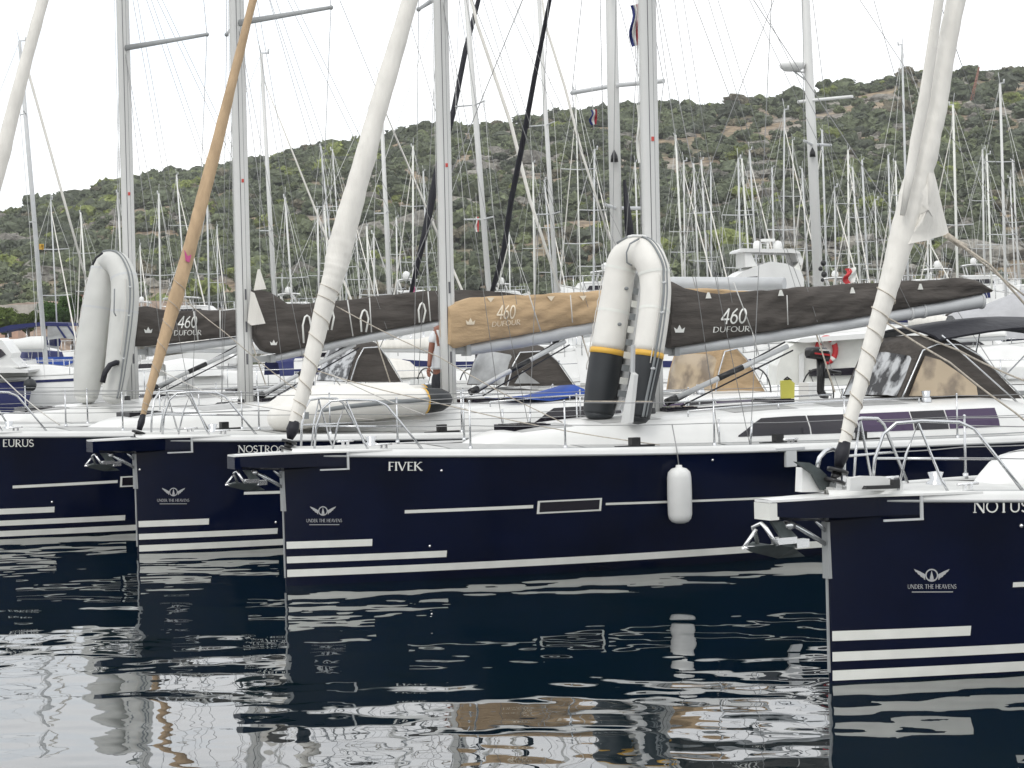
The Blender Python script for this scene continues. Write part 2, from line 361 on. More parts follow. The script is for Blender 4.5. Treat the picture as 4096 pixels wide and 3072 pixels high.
def ico():
    t = (1+5**.5)/2; v = np.array([(-1,t,0),(1,t,0),(-1,-t,0),(1,-t,0),(0,-1,t),(0,1,t),(0,-1,-t),(0,1,-t),(t,0,-1),(t,0,1),(-t,0,-1),(-t,0,1)], float)
    f = [(0,11,5),(0,5,1),(0,1,7),(0,7,10),(0,10,11),(1,5,9),(5,11,4),(11,10,2),(10,7,6),(7,1,8),(3,9,4),(3,4,2),(3,2,6),(3,6,8),(3,8,9),(4,9,5),(2,4,11),(6,2,10),(8,6,7),(9,8,1)]
    v /= np.linalg.norm(v[0]); v = list(map(tuple, v)); mid = {}; f2 = []
    def md(a, b):
        k = (min(a, b), max(a, b))
        if k not in mid:
            p = (np.array(v[a])+np.array(v[b])); p /= np.linalg.norm(p); v.append(tuple(p)); mid[k] = len(v)-1
        return mid[k]
    for a, b, c in f:
        ab, bc, ca = md(a, b), md(b, c), md(c, a); f2 += [(a, ab, ca), (b, bc, ab), (c, ca, bc), (ab, bc, ca)]
    return np.array(v), np.array(f2)
IV, IF = ico()
def leaf_cards(cent, rad, cols, rs, per=34, leaf=.34):
    """many small leaf-clump triangles spread through the outer half of ellipsoidal lobes"""
    n = len(cent); d = rs.normal(size=(n, per, 3)); d /= np.linalg.norm(d, axis=2, keepdims=True)
    d[..., 2] = np.abs(d[..., 2])*1.0-.25
    p = cent[:, None]+d*rad[:, None]*rs.uniform(.75, 1.18, (n, per, 1)); sz = rad[:, None].mean(2, keepdims=True)*leaf*rs.uniform(.6, 1.4, (n, per, 1))
    a = rs.normal(size=(n, per, 3)); a /= np.linalg.norm(a, axis=2, keepdims=True); b = np.cross(a, rs.normal(size=(n, per, 3))); b /= np.linalg.norm(b, axis=2, keepdims=True)
    v = np.stack([p-a*sz*.6-b*sz*.4, p+a*sz*.7-b*sz*.3, p+b*sz*.8], 2).reshape(-1, 3)
    f = np.arange(len(v)).reshape(-1, 3); c = np.repeat((cols[:, None]*rs.uniform(.8, 1.22, (n, per, 1))).reshape(-1, 3), 3, 0)
    return v, f, c
def lobes(cent, rad, cols, rs, jit=.22):
    n = len(cent); k = len(IV); d = IV[None]*(1+jit*rs.normal(size=(n, k, 1)))
    v = (cent[:, None]+d*rad[:, None]).reshape(-1, 3); f = (IF[None]+(np.arange(n)*k)[:, None, None]).reshape(-1, 3)
    c = np.repeat(cols, k, 0)*rs.uniform(.85, 1.15, (n*k, 1)); return v, f, c
def hill_veg():
    rs = np.random.default_rng(11); N = 15000
    th = rs.uniform(-.25, .25, N); y = YH0+5+(YR+6-YH0)*rs.uniform(0, 1, N)**.9; x = th*y
    px = 2048+th*FPX; dens = fbm(x/30, y/30, 4, 21)
    t = (y-YH0)/(YR-YH0)
    p = np.clip((dens-.37)*4.5, .16, .92)
    tanpatch = (px > 3330) & (px < 3700) & (t > .72) & (t < .93); p = np.where(tanpatch, .10, p)
    rocky = (px < 560) & (t > .35) & (t < .75); p = np.where(rocky, .24, p)
    scat = (px > 3650) & (t > .55) & (t < .97); p = np.where(scat, .30, p)
    p = np.where(t > .97, .9, p); keep = rs.uniform(size=N) < p; x, y, t, px = x[keep], y[keep], t[keep], px[keep]; n = len(x)
    z = hill_z(x, y); r = np.exp(rs.normal(math.log(1.25), .48, n)); r = np.clip(r, .45, 3.6)
    pal = np.array([(.116, .133, .088), (.130, .148, .092), (.103, .115, .086), (.145, .166, .088), (.205, .235, .082), (.168, .152, .112)])  # shrub greens lightened and greyed, distance haze mixed into the colour
    ci = rs.choice(6, n, p=[.34, .26, .2, .11, .05, .04]); col = pal[ci]*rs.uniform(.85, 1.18, (n, 1))
    cents, rads, cols = [], [], []
    for j in range(3):
        off = rs.normal(size=(n, 3))*np.array([.55, .55, .22])*r[:, None]*(j > 0)
        rr = r[:, None]*np.array([1, 1, .78])*(1 if j == 0 else .68)*rs.uniform(.85, 1.15, (n, 3))
        cents.append(np.stack([x, y, z+r*.4], 1)+off); rads.append(rr); cols.append(col*rs.uniform(.85, 1.2, (n, 1)))
    ce, ra, co = map(np.concatenate, (cents, rads, cols))
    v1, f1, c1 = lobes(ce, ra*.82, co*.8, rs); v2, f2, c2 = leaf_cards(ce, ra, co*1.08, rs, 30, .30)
    tag(fast_mesh('shrubs', np.concatenate([v1, v2]), np.concatenate([f1, f2+len(v1)]), FOL, 'stuff', False, np.concatenate([c1, c2])),
        'dark green maquis shrubs covering the hillside behind the marina', 'shrubs')
    # rock outcrops
    N = 4200; th = rs.uniform(-.25, .25, N); y = YH0+5+(YR-YH0)*rs.uniform(0, .97, N); x = th*y; dn = fbm(x/30+50, y/22, 4, 31); k = dn > .53
    x, y = x[k], y[k]; n = len(x); z = hill_z(x, y); r = np.exp(rs.normal(math.log(1.2), .45, n))
    r = r*.72; col = np.array([.235, .222, .20])*rs.uniform(.65, 1.25, (n, 1)); v, f, c = lobes(np.stack([x, y, z+.1], 1), r[:, None]*np.array([1.6, 1.0, .8])*rs.uniform(.7, 1.3, (n, 3)), col, rs, .26)
    tag(fast_mesh('rocks', v, f, ROCK, 'stuff', False, c), 'pale grey limestone outcrops scattered over the hillside', 'rocks')
hill_veg()
def radio_tower():
    b = PW(3868, 640, 610); t = PW(3918, 262, 640); base = v3(t.x-1.0, t.y, b.z)
    base = PW(3880, 560, 600); base.z = float(hill_z(np.array([base.x]), np.array([base.y]))[0]); top = PW(3916, 268, 600)
    o = empty('radio_tower', 'thin red lattice radio tower on the ridge at far right', 'tower', base)
    mb = MB(); h = (top-base).length
    m = PW(3868, 640, 560); m.z = float(hill_z(np.array([m.x]), np.array([m.y]))[0])
    for dx, dy in ((-.45, -.4), (.45, -.4), (0, .45)): mb.tube([base+v3(dx, dy, -.5), top+v3(dx*.3, dy*.3, 0)], .07, 4)
    for i in range(14): z0 = base.lerp(top, i/14); z1 = base.lerp(top, (i+1)/14); mb.tube([z0-v3(.4*(1-i/18), .3, 0), z1+v3(.4*(1-i/18), -.3, 0)], .05, 4)
    mb.build('lattice_mast', 'rust', o, True)
    a = MB(); a.tube([top-v3(0, 0, .5), top+v3(0, 0, 3)], .06, 4); a.build('antenna', 'grey', o, True)
radio_tower()
# ------------------------------------------------------------------ far left shore
def shore():
    rs = np.random.default_rng(5)
    xs = np.linspace(-60, -10, 60); ys = np.linspace(200, 330, 50); gx, gy = np.meshgrid(xs, ys)
    t = np.clip((gy-200)/90, 0, 1); e = np.clip((-38-gx)/8, 0, 1)
    gz = -1+(1.2+5.3*t*(3-2*t)*t*.6+.9*t)*(e*e*(3-2*e))*1.25+(fbm(gx/9, gy/9, 3, 77)-.5)*1.2*t
    idx = np.arange(gx.size).reshape(gx.shape); q = np.stack([idx[:-1, :-1], idx[:-1, 1:], idx[1:, 1:], idx[1:, :-1]], -1).reshape(-1, 4)
    m = mat('bare_earth', (.23, .165, .12), .95, var=.4, vscale=.3, bump=.3, bscale=1)
    fast_mesh('bank', np.stack([gx, gy, gz], -1).reshape(-1, 3), q, m, 'structure', True)
    # hedge trees, each its own
    for i, (px, py, Y, w, h, col) in enumerate([(20, 1265, 200, 75, 90, (.09, .12, .035)), (110, 1290, 190, 60, 60, (.075, .10, .03)), (210, 1262, 195, 78, 78, (.045, .085, .025)), (285, 1238, 200, 70, 90, (.05, .09, .025)), (345, 1262, 205, 70, 60, (.06, .09, .03))]):
        c = PW(px, py, Y); s = Y/FPX; R = w*s; Hh = h*s; n = 16
        base = v3(c.x, c.y, c.z-Hh)
        o = empty('bushy_tree', ['yellowish green tree at the far left edge of the shore', 'low green tree beside the blue boat canopy on the shore', 'rounded dark green tree left of the leaning grey dinghy, on the shore',
            'taller green tree just left of the upright grey dinghy', 'green tree on the shore half hidden by the grey dinghy'][i], 'tree', base, 0, 'trees along the far shore')
        ce = np.array([c.x, c.y, c.z])+rs.normal(size=(n, 3))*np.array([R*.42, R*.4, Hh*.26]); ra = np.full((n, 3), R*.42)*rs.uniform(.7, 1.2, (n, 1)); cc = np.tile(np.array(col), (n, 1))*rs.uniform(.7, 1.3, (n, 1))
        v1, f1, c1 = lobes(ce, ra*.7, cc*.75, rs); v2, f2, c2 = leaf_cards(ce, ra, cc*1.1, rs, 150, .2)
        cr_ = fast_mesh('crown', np.concatenate([v1, v2])-np.array(base), np.concatenate([f1, f2+len(v1)]), FOL, None, False, np.concatenate([c1, c2])); cr_.parent = o
        MB().tube([(c.x, c.y, -.3), (c.x+.1, c.y, c.z-Hh*.3)], [R*.12, R*.06], 7).build('trunk', mat('bark', (.08, .06, .045), .9), o, True)
    wl = PW(95, 1222, 240); wr = PW(330, 1218, 240)
    mb = MB(); mb.box((wl.x-3, 239.5, wl.z-1.0), (wr.x, 240.2, wl.z+.1))
    w = origin(mb.build('retaining_wall', mat('pale_stone', (.42, .40, .36), .9, var=.2, vscale=1.5))); tag(w, 'pale stone retaining wall on the brown bank at far left', 'wall')
    for (px, py, Y, wd, ht, col, lb) in [(12, 1262, 215, 3.2, 2.2, (.5, .33, .25), 'small pinkish house on the shore at far left edge'), (330, 1180, 260, 2.2, 3.2, (.62, .45, .2), 'narrow ochre house front between shore trees and the grey dinghy')]:
        c = PW(px, py, Y); z0 = c.z-ht; o = empty('house', lb, 'house', (c.x, c.y, z0))
        mw = mat('render_wall', col, .9, var=.1); b = MB(); b.box((c.x-wd/2, Y-1.5, z0-3), (c.x+wd/2, Y+1.5, z0+ht*.72)); b.build('wall', mw, o, True)
        r_ = MB(); r_.prism([(c.x-wd*.56, Y-1.8, z0+ht*.723), (c.x+wd*.56, Y-1.8, z0+ht*.723), (c.x, Y-1.8, z0+ht)], (0, 3.6, 0)); r_.build('roof', mat('roof_tiles', (.32, .12, .07), .9, var=.2), o, True)
        for k in (-.25, .25):
            q = MB(); q.box((c.x+k*wd-.25, Y-1.53, z0+ht*.1), (c.x+k*wd+.25, Y-1.495, z0+ht*.5)); q.build('window', 'glass', o, True)
shore()
# ------------------------------------------------------------------ the five moored cruising yachts
LH = 13.6
_deck = smooth_tab([0, .4, .9, 1.6, 2.6, 4.0, 5.5, 7.5, 10, 12.5, 13.6], [.05, .32, .60, .92, 1.28, 1.62, 1.86, 2.02, 2.07, 2.0, 1.92])
_wl = smooth_tab([0, .4, .9, 1.6, 2.6, 4.0, 5.5, 7.5, 10, 12.5, 13.6], [.02, .17, .36, .60, .92, 1.28, 1.56, 1.80, 1.86, 1.74, 1.6])
def sheer(u): return 1.665 - .038*u + .0011*u*u
def half(u, z):
    u = min(max(u, 0), LH); t = min(max(z/sheer(u), -.3), 1.0)
    if t < 0: return _wl(u)*(1+1.2*t)
    return _wl(u)+(_deck(u)-_wl(u))*(t**.85)
class Boat:
    def __init__(s, name, label, bowpx, wlpy, alpha, pos=None, group=None):
        p = PZ(bowpx, wlpy, 0) if pos is None else v3(*pos, 0)
        s.p = p; s.al = math.radians(alpha); s.name = name
        s.o = empty('sailing_yacht', label, 'sailing yacht', (p.x, p.y, 0), s.al, group)
        s.M = MAT[s.o.name]; s.I = s.M.inverted()
    def w(s, u, y, z): return s.M @ v3(u, y, z)
    def at(s, px, py, y):
        o = s.I @ CAM; d = (s.I.to_3x3()) @ ray(px, py); t = (y-o.y)/d.y; return o+d*t
    def hull_pt(s, px, py, off=0):
        y = -1.0
        for _ in range(25):
            q = s.at(px, py, y); y = .5*y + .5*(-half(q.x, q.z))
        q = s.at(px, py, y-off); return q
    def hp(s, u, z, off=0): return v3(u, -half(u, z)-off, z)
    def part(s, mb, name, m, parent=None): return mb.build(name, m, parent or s.o)

def rail_v(u): return _deck(u)-.07
DK = .07                                   # deck above the navy edge
def deck_z(u): return sheer(u)+DK

def hull(b, stripes, win=None, top=False):
    U = [0, .02, .06, .12, .2, .3]+[.3+i*.27 for i in range(1, 50)]; U = [u for u in U if u < LH-.05]+[LH]
    Z = [-.45, -.25, -.1, 0]+[i/10 for i in range(1, 11)]
    m = MB()
    for sg in (-1, 1):
        rows = []
        for u in U:
            rows.append([(u, sg*half(u, z if i < 4 else z*sheer(u)), z if i < 4 else z*sheer(u)) for i, z in enumerate(Z)])
        if sg > 0: rows = rows[::-1]
        m.grid(rows)
    f = [(0.0, -half(0, z if i < 4 else z*sheer(0)), z if i < 4 else z*sheer(0)) for i, z in enumerate(Z)]
    m.grid([f, [(p[0]-.012, 0, p[2]) for p in f], [(p[0], -p[1], p[2]) for p in f]])
    tr = [(LH, -half(LH, z if i < 4 else z*sheer(LH)), z if i < 4 else z*sheer(LH)) for i, z in enumerate(Z)]
    m.grid([tr, [(p[0], -p[1], p[2]) for p in tr]], False)
    b.part(m, 'hull', 'navy')
    # gunwale, rubbing line and deck
    g = MB(); r = MB(); dk = MB(); inn = .025
    for sg in (-1, 1):
        rows = [[(u, sg*(_deck(u)+.004), sheer(u)-.004), (u, sg*(_deck(u)-inn*.3), sheer(u)+DK*.6), (u, sg*(_deck(u)-inn), sheer(u)+DK+.015), (u, sg*(max(_deck(u)-inn-.05, 0)), sheer(u)+DK+.012), (u, sg*(max(_deck(u)-inn-.055, 0)), sheer(u)+DK-.02)] for u in U]
        if sg > 0: rows = rows[::-1]
        g.grid(rows); r.tube([(u, sg*(_deck(u)+.006), sheer(u)-.008) for u in U[1:]], .014, 6)
    b.part(g, 'gunwale', 'white'); b.part(r, 'rubbing_line', 'grey')
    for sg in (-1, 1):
        q = MB(); q.grid([[(u, sg*(_deck(u)-inn-.075), sheer(u)+DK+.012), (u, sg*(_deck(u)-inn-.115), sheer(u)+DK+.016)] for u in U[8:]]); b.part(q, 'inner_edge_line', 'strake')  # thin dark strip along the inner gunwale edge
    rows = []
    for u in U:
        d = max(_deck(u)-.08, .001); rows.append([(u, k*d, deck_z(u)-.012+.05*(1-k*k)) for k in (-1, -.6, 0, .6, 1)])
    dk.grid(rows); b.part(dk, 'deck', 'deck')
    # stripes along the near side (and far side)
    for (u0, u1, z0, z1) in stripes:
        for sg in (-1, 1):
            q = MB(); n = max(4, int((u1-u0)/.25)); rows = []
            for i in range(n+1):
                u = lerp(u0, u1, i/n); rows.append([(u, sg*(half(u, z)+.005), z) for z in (z0, (z0+z1)/2, z1)])
            if sg > 0: rows = rows[::-1]
            q.grid(rows); b.part(q, 'stripe', 'cream')
def band(b, pa, pb, th, name='stripe', m='cream', off=.006):
    """a band along the near hull side between two places of the photograph, th = height in metres"""
    A = b.hull_pt(*pa); B = b.hull_pt(*pb); n = 10; rows = []
    for i in range(n+1):
        u = lerp(A.x, B.x, i/n); z = lerp(A.z, B.z, i/n); rows.append([(u, -half(u, zz)-off, zz) for zz in (z-th/2, z, z+th/2)])
    q = MB(); q.grid(rows); return b.part(q, name, m)
def port(b, x0, y0, x1, y1):               # long dark hull window in a white frame
    A = b.hull_pt(x0, y0); B = b.hull_pt(x1, y1)
    def rect(u0, z0, u1, z1, off):
        return [[(lerp(u0, u1, i/6), -half(lerp(u0, u1, i/6), z)-off, z) for z in (z0, (z0+z1)/2, z1)] for i in range(7)]
    u0, u1 = A.x, B.x; z1, z0 = max(A.z, B.z), min(A.z, B.z)
    f = MB(); f.grid(rect(u0, z0, u1, z1, .007), False); fr = b.part(f, 'window', 'cream')
    g = MB(); g.grid(rect(u0+.03, z0+.022, u1-.03, z1-.02, .011), False); b.part(g, 'pane', 'glass', fr)
def hull_text(b, text, x0, x1, ytop, ybot, slope=0, m='letter', name='lettering', serif=True):
    q = MB()
    def f(s, t, k):
        px = lerp(x0, x1, s); py = lerp(ybot, ytop, t)+slope*(px-x0); return b.hull_pt(px, py, .005+.0006*k)
    write(q, text, f, x0, x1, 0, serif); return b.part(q, name, m)
def emblem(b, cx, cy, s, texty, tx0, tx1, th, blurred=False):
    """winged ring with a sail in it, and the words below"""
    q = MB()
    def P(x, y, k=0): return b.hull_pt(cx+x*s, cy+y*s, .005+.0007*k)
    n = 20
    ring = []
    for j in range(n+1):
        a = 2*PI*j/n; ring.append([P(math.cos(a)*r, math.sin(a)*r) for r in (.8, 1.0)])
    q.grid(ring, False)
    q.add([P(-.02, -.75, 1), P(.32, .55, 1), P(-.02, .62, 1), P(-.3, .55, 1)], [(0, 1, 2), (0, 2, 3)], False)
    q.add([P(-.42, .62, 2), P(.45, .62, 2), P(.3, .8, 2), P(-.28, .8, 2)], [(0, 1, 2, 3)], False)
    for sg in (-1, 1):
        for k, (yy, ln) in enumerate([(-.75, 2.75), (-.35, 2.35), (.02, 1.95), (.36, 1.5)]):
            q.add([P(sg*1.0, -.15+k*.22, 3+k), P(sg*lerp(1.0, ln, .5), yy+.14, 3+k), P(sg*ln, yy-.22, 3+k), P(sg*(ln-.28), yy+.22, 3+k), P(sg*1.02, .12+k*.2, 3+k)], [(0, 1, 2, 3, 4)], False)
    b.part(q, 'emblem', 'letterg')
    hull_text(b, 'UNDER THE HEAVENS', tx0, tx1, texty, texty+th, -.004, 'letterg', 'slogan', False)
    band(b, (tx0+(tx1-tx0)*.08, texty+th*1.75), (tx1-(tx1-tx0)*.08, texty+th*1.72), .008, 'underline', 'letterg')

def coachroof(b, uc0=2.55, uc1=11.2, win=True, hmax=.52, front=(.02, .19, .30, .38)):
    W = smooth_tab([uc0, uc0+.5, uc0+1.5, uc0+3, 7.5, uc1-.6, uc1], [.12, .50, .85, 1.18, 1.42, 1.45, 1.4])
    Hh = smooth_tab([uc0, uc0+.5, uc0+1.5, uc0+2.8, 7.0, uc1-.5, uc1], [*front, .48, hmax, hmax-.04])
    rows = []; n = 44
    def sec(u, e=0):
        w, h, z = W(u), Hh(u), deck_z(u)-.02
        return [(-w, 0), (-w*.965, h*.45), (-w*.90, h*.80), (-w*.80, h*.95), (-w*.4, h*1.06), (0, h*1.1), (w*.4, h*1.06), (w*.80, h*.95), (w*.90, h*.80), (w*.965, h*.45), (w, 0)], z
    for i in range(n+1):
        u = lerp(uc0, uc1, i/n); s, z = sec(u); rows.append([(u, y, z+zz) for y, zz in s])
    m = MB(); m.grid(rows); m.add(rows[-1], [tuple(range(11))], False); cr_ = b.part(m, 'coachroof', 'white')
    for sg in (-1, 1):
        q = MB(); q.grid([[(u, sg*(W(u)+.012), deck_z(u)-.0), (u, sg*(W(u)+.004), deck_z(u)+.022)] for u in [lerp(uc0+.1, uc1, i/30) for i in range(31)]]); b.part(q, 'base_shade_line', 'strake', cr_)  # dark strip standing in for shade where roof meets deck
    if win:
        def sp(u, t, sg=-1, off=.006):
            w, h, z = W(u), Hh(u), deck_z(u)-.02
            return (u, sg*(w*(1-.035*min(t/.45, 1)-.065*max(t-.45, 0)/.35)+off), z+h*t)
        for sg in (-1, 1):
            panes = [(6.15, 7.25, 'glass'), (7.27, 8.05, 'glass'), (8.07, 9.0, 'glassp'), (9.02, 9.62, 'glass'), (9.64, 10.55, 'glassp')]
            for k, (a, c, mm) in enumerate(panes):
                n = 8; rows = []
                for i in range(n+1):
                    u = lerp(a, c, i/n); top = .78 if k else lerp(.30, .78, min(1, i/(n*.35))); bot = .26
                    rows.append([sp(u, t, sg) for t in (bot, min(.45, top), top)])
                if sg > 0: rows = rows[::-1]
                q = MB(); q.grid(rows, False); q_ = b.part(q, 'saloon_window', mm, cr_)
        # narrow grey handrail lines and deck hatches
        for sg in (-1, 1):
            q = MB(); q.tube([(u, sg*W(u)*.72, deck_z(u)+Hh(u)*.99+.05) for u in (5.6, 6.6, 7.6, 8.6, 9.4)], .014, 6)
            for u in (5.6, 7.0, 8.2, 9.4): q.tube([(u, sg*W(u)*.72, deck_z(u)+Hh(u)*.9), (u, sg*W(u)*.72, deck_z(u)+Hh(u)+.05)], .012, 6)
            b.part(q, 'handrail', 'steel', cr_)
    for (a, c) in ((uc0+.7, 3.95), (4.35, 5.2), (6.3, 7.3), (7.9, 9.2)):
        if c-a > .3:
            for sg in (-1, 1):
                rows = []
                for i in range(9):
                    u = lerp(a, c, i/8); rows.append([(u, sg*W(u)*k, deck_z(u)-.02+Hh(u)*kk+.004) for k, kk in ((.74, .967), (.4, 1.06), (.12, 1.088))])
                if sg > 0: rows = rows[::-1]
                q = MB(); q.grid(rows); b.part(q, 'nonskid_panel', 'nonskid', cr_)
    for (a, c) in ((2.0, 3.6), (3.75, 5.6), (5.75, 7.8), (7.95, 10.5)):
        for sg in (-1, 1):
            rows = []
            for i in range(9):
                u = lerp(a, c, i/8); d = max(_deck(u)-.08, .001); o1 = _deck(u)-.22; o0 = max(W(u)+.06 if u > uc0 else .05, .05)
                rows.append([(u, sg*y, deck_z(u)-.012+.05*(1-(y/d)**2)+.006) for y in (o1, (o1+o0)/2, o0)])
            if sg > 0: rows = rows[::-1]
            q = MB(); q.grid(rows); b.part(q, 'nonskid_panel', 'nonskid')
    for (u, w_) in ((3.5, .28), (5.9, .25), (7.6, .22)):
        z = deck_z(u)-.02+Hh(u)*1.10; q = MB(); q.box((u-w_, -w_, z-.04), (u+w_, w_, z+.035)); q.box((u-w_*.85, -w_*.85, z+.03), (u+w_*.85, w_*.85, z+.042)); b.part(q, 'hatch', 'glass', cr_)
    # ropes led aft over the roof, deck organisers, winches
    q = MB()
    for k in range(4):
        q.tube([(5.7, -.2-.08*k, deck_z(5.7)+Hh(5.7)*1.09), (7.2, -.62-.07*k, deck_z(7.2)+Hh(7.2)*1.04+.01), (9.6, -.75-.05*k, deck_z(9.6)+Hh(9.6)*1.0+.03)], .009, 5)
    b.part(q, 'control_line', 'black', cr_)
    for u in (9.6,):
        for sg in (-1, 1):
            q = MB(); q.lathe([(.08, 0), (.075, .05), (.055, .08), (.07, .16), (.0, .165)], (u, sg*.95, deck_z(u)+Hh(u)*.95), 12); b.part(q, 'winch', 'steel', cr_)
    b.W, b.H = W, Hh
    return cr_
def sprit(b):
    zt = sheer(0)+.015
    m = MB(); out = []
    for (u, w_, zb) in [(-.66, .105, zt-.15), (-.64, .12, zt-.155), (-.4, .16, zt-.18), (0, .23, zt-.2), (.35, .30, zt-.2), (.68, .30, zt-.2)]:
        ww = max(w_, half(u, zt-.1)+.014) if u >= 0 else w_
        out.append([(u, -ww, zt), (u, -ww, zb+.03), (u, -ww*.6, zb), (u, ww*.6, zb), (u, ww, zb+.03), (u, ww, zt)])
    m.grid(out, False); m.add(out[0], [tuple(range(6))], False); m.add(out[-1][::-1], [tuple(range(6))], False); b.part(m, 'bowsprit', 'navy')
    q = MB(); q.grid([[(u, -w_, zt+.002), (u, -w_, zt+.022), (u, 0, zt+.026), (u, w_, zt+.022), (u, w_, zt+.002)] for (u, w_) in [(-.69, .12), (-.4, .17), (0, .22), (.35, .33), (.68, .50), (1.2, .72)]], False)
    q.box((-.70, -.12, zt-.0), (-.68, .12, zt+.02)); b.part(q, 'sprit_cap', 'white')
    q = MB(); q.box((-.705, -.122, zt-.155), (-.61, .122, zt-.004)); b.part(q, 'sprit_end', 'cream' if len([c for c in b.o.children]) and abs(b.p.y-T_.p.y) < .1 else 'navy')
    q = MB(); w_ = half(.68, zt-.1)+.02
    q.prism([(.675, -w_-.012, zt), (.70, -w_-.012, zt), (.70, -w_-.012, zt-.205), (.675, -w_-.012, zt-.205)], (0, .02, 0)); q.prism([(.35, -w_+.10, zt-.20), (.70, -w_-.014, zt-.20), (.70, -w_-.014, zt-.218), (.35, -w_+.10, zt-.218)], (0, .02, 0)); b.part(q, 'seam_trim', 'lgrey')
    q = MB(); q.box((-.028, -.045, .95), (.03, .045, zt-.22)); q.box((-.02, -.014, .1), (.012, .014, .95)); b.part(q, 'stem_plate', 'grey')
    q = MB(); q.tube([(-.40, 0, zt-.2), (-.02, 0, zt-.42)], .022, 6); q.tube([(-.12, 0, zt-.2), (-.02, 0, zt-.3)], .02, 6); b.part(q, 'bobstay', 'steel')
def anchor(b):
    z = sheer(0)-.2; big = abs(b.p.y-T_.p.y) < .1; sc = 1.0 if big else .80
    class AM(MB):
        def build(s, *a, **k):
            s.v = [(-.25-(-.24-x)*.97*sc, y*sc, z+.03+(zz-z+.03)*.74*sc) for x, y, zz in s.v]; return MB.build(s, *a, **k)
    A = AM()       # plough fluke: two curved blades meeting in a keel
    for sg in (-1, 1):
        A.add([(-.93, 0, z-.30), (-.70, sg*.17, z-.27), (-.48, sg*.16, z-.33), (-.30, 0, z-.42), (-.24, 0, z-.475), (-.55, 0, z-.47), (-.85, 0, z-.36)],
              [(0, 1, 6), (1, 2, 5, 6), (2, 3, 4, 5)], False)
    an = b.part(A, 'anchor', 'fluke')
    B = AM(); B.tube([(-.66, -.15, z-.29), (-.74, -.10, z-.08), (-.72, 0, z-.03), (-.74, .10, z-.08), (-.66, .15, z-.29)], .022, 7); B.tube([(-.92, 0, z-.30), (-.78, 0, z-.10)], .018, 7); B.tube([(-.93, 0, z-.305), (-.52, 0, z-.345)], .022, 6); b.part(B, 'roll_bar', 'chrome', an)
    Cc = AM(); Cc.prism([(-.62, -.02, z-.02), (-.50, -.02, z-.02), (-.34, -.02, z-.22), (-.40, -.02, z-.40), (-.52, -.02, z-.38), (-.5, -.02, z-.24)], (0, .04, 0)); b.part(Cc, 'shank', 'fluke', an)
    D = AM(); D.box((-.58, -.05, z-.30), (-.36, .05, z-.22)); D.box((-.36, -.045, z-.36), (-.22, .045, z-.26)); D.lathe([(.001, -.05), (.05, -.05), (.05, .05), (.001, .05)], (-.42, 0, z-.08), 10, 'y'); b.part(D, 'roller', 'chrome', an)
def pulpit(b, hi=.62):
    P_ = []
    for sg in (-1, 1):
        q = MB()
        def pt(u, h): return (u, sg*(max(rail_v(u), .1)), deck_z(u)+h)
        q.tube([pt(.35, 0), pt(.38, .3), pt(.45, hi-.1), pt(.55, hi), pt(.75, hi+.02), pt(1.05, hi+.01), pt(1.17, hi-.05), pt(1.38, .28), pt(1.58, 0)], .016, 7)
        q.tube([pt(.38, .3), pt(1.37, .3)], .012, 6); q.tube([pt(.55, 0), pt(.62, hi*.55), pt(.72, hi), pt(.9, .1), pt(.95, 0)], .013, 6)
        o = b.part(q, 'pulpit', 'steel')
    return
def rails(b, us, aft=12.6, hi=.62):
    for sg in (-1, 1):
        for u in us:
            q = MB(); z = deck_z(u); v = rail_v(u)*sg; q.tube([(u, v, z-.02), (u, v, z+.05)], .028, 8); q.tube([(u, v, z), (u, v*1.0, z+hi)], [.015, .011], 7); q.ball((u, v, z+hi), .016, 8); b.part(q, 'stanchion', 'steel')
        pts = [1.05]+list(us)+[aft]
        for hh in (hi-.02, hi*.5):
            q = MB(); L = []
            for i in range(len(pts)-1):
                for k in range(6):
                    u = lerp(pts[i], pts[i+1], k/6); L.append((u, sg*rail_v(u), deck_z(u)+hh-.012*math.sin(PI*k/6)))
            q.tube(L, .0055, 5); b.part(q, 'lifeline', 'wire')
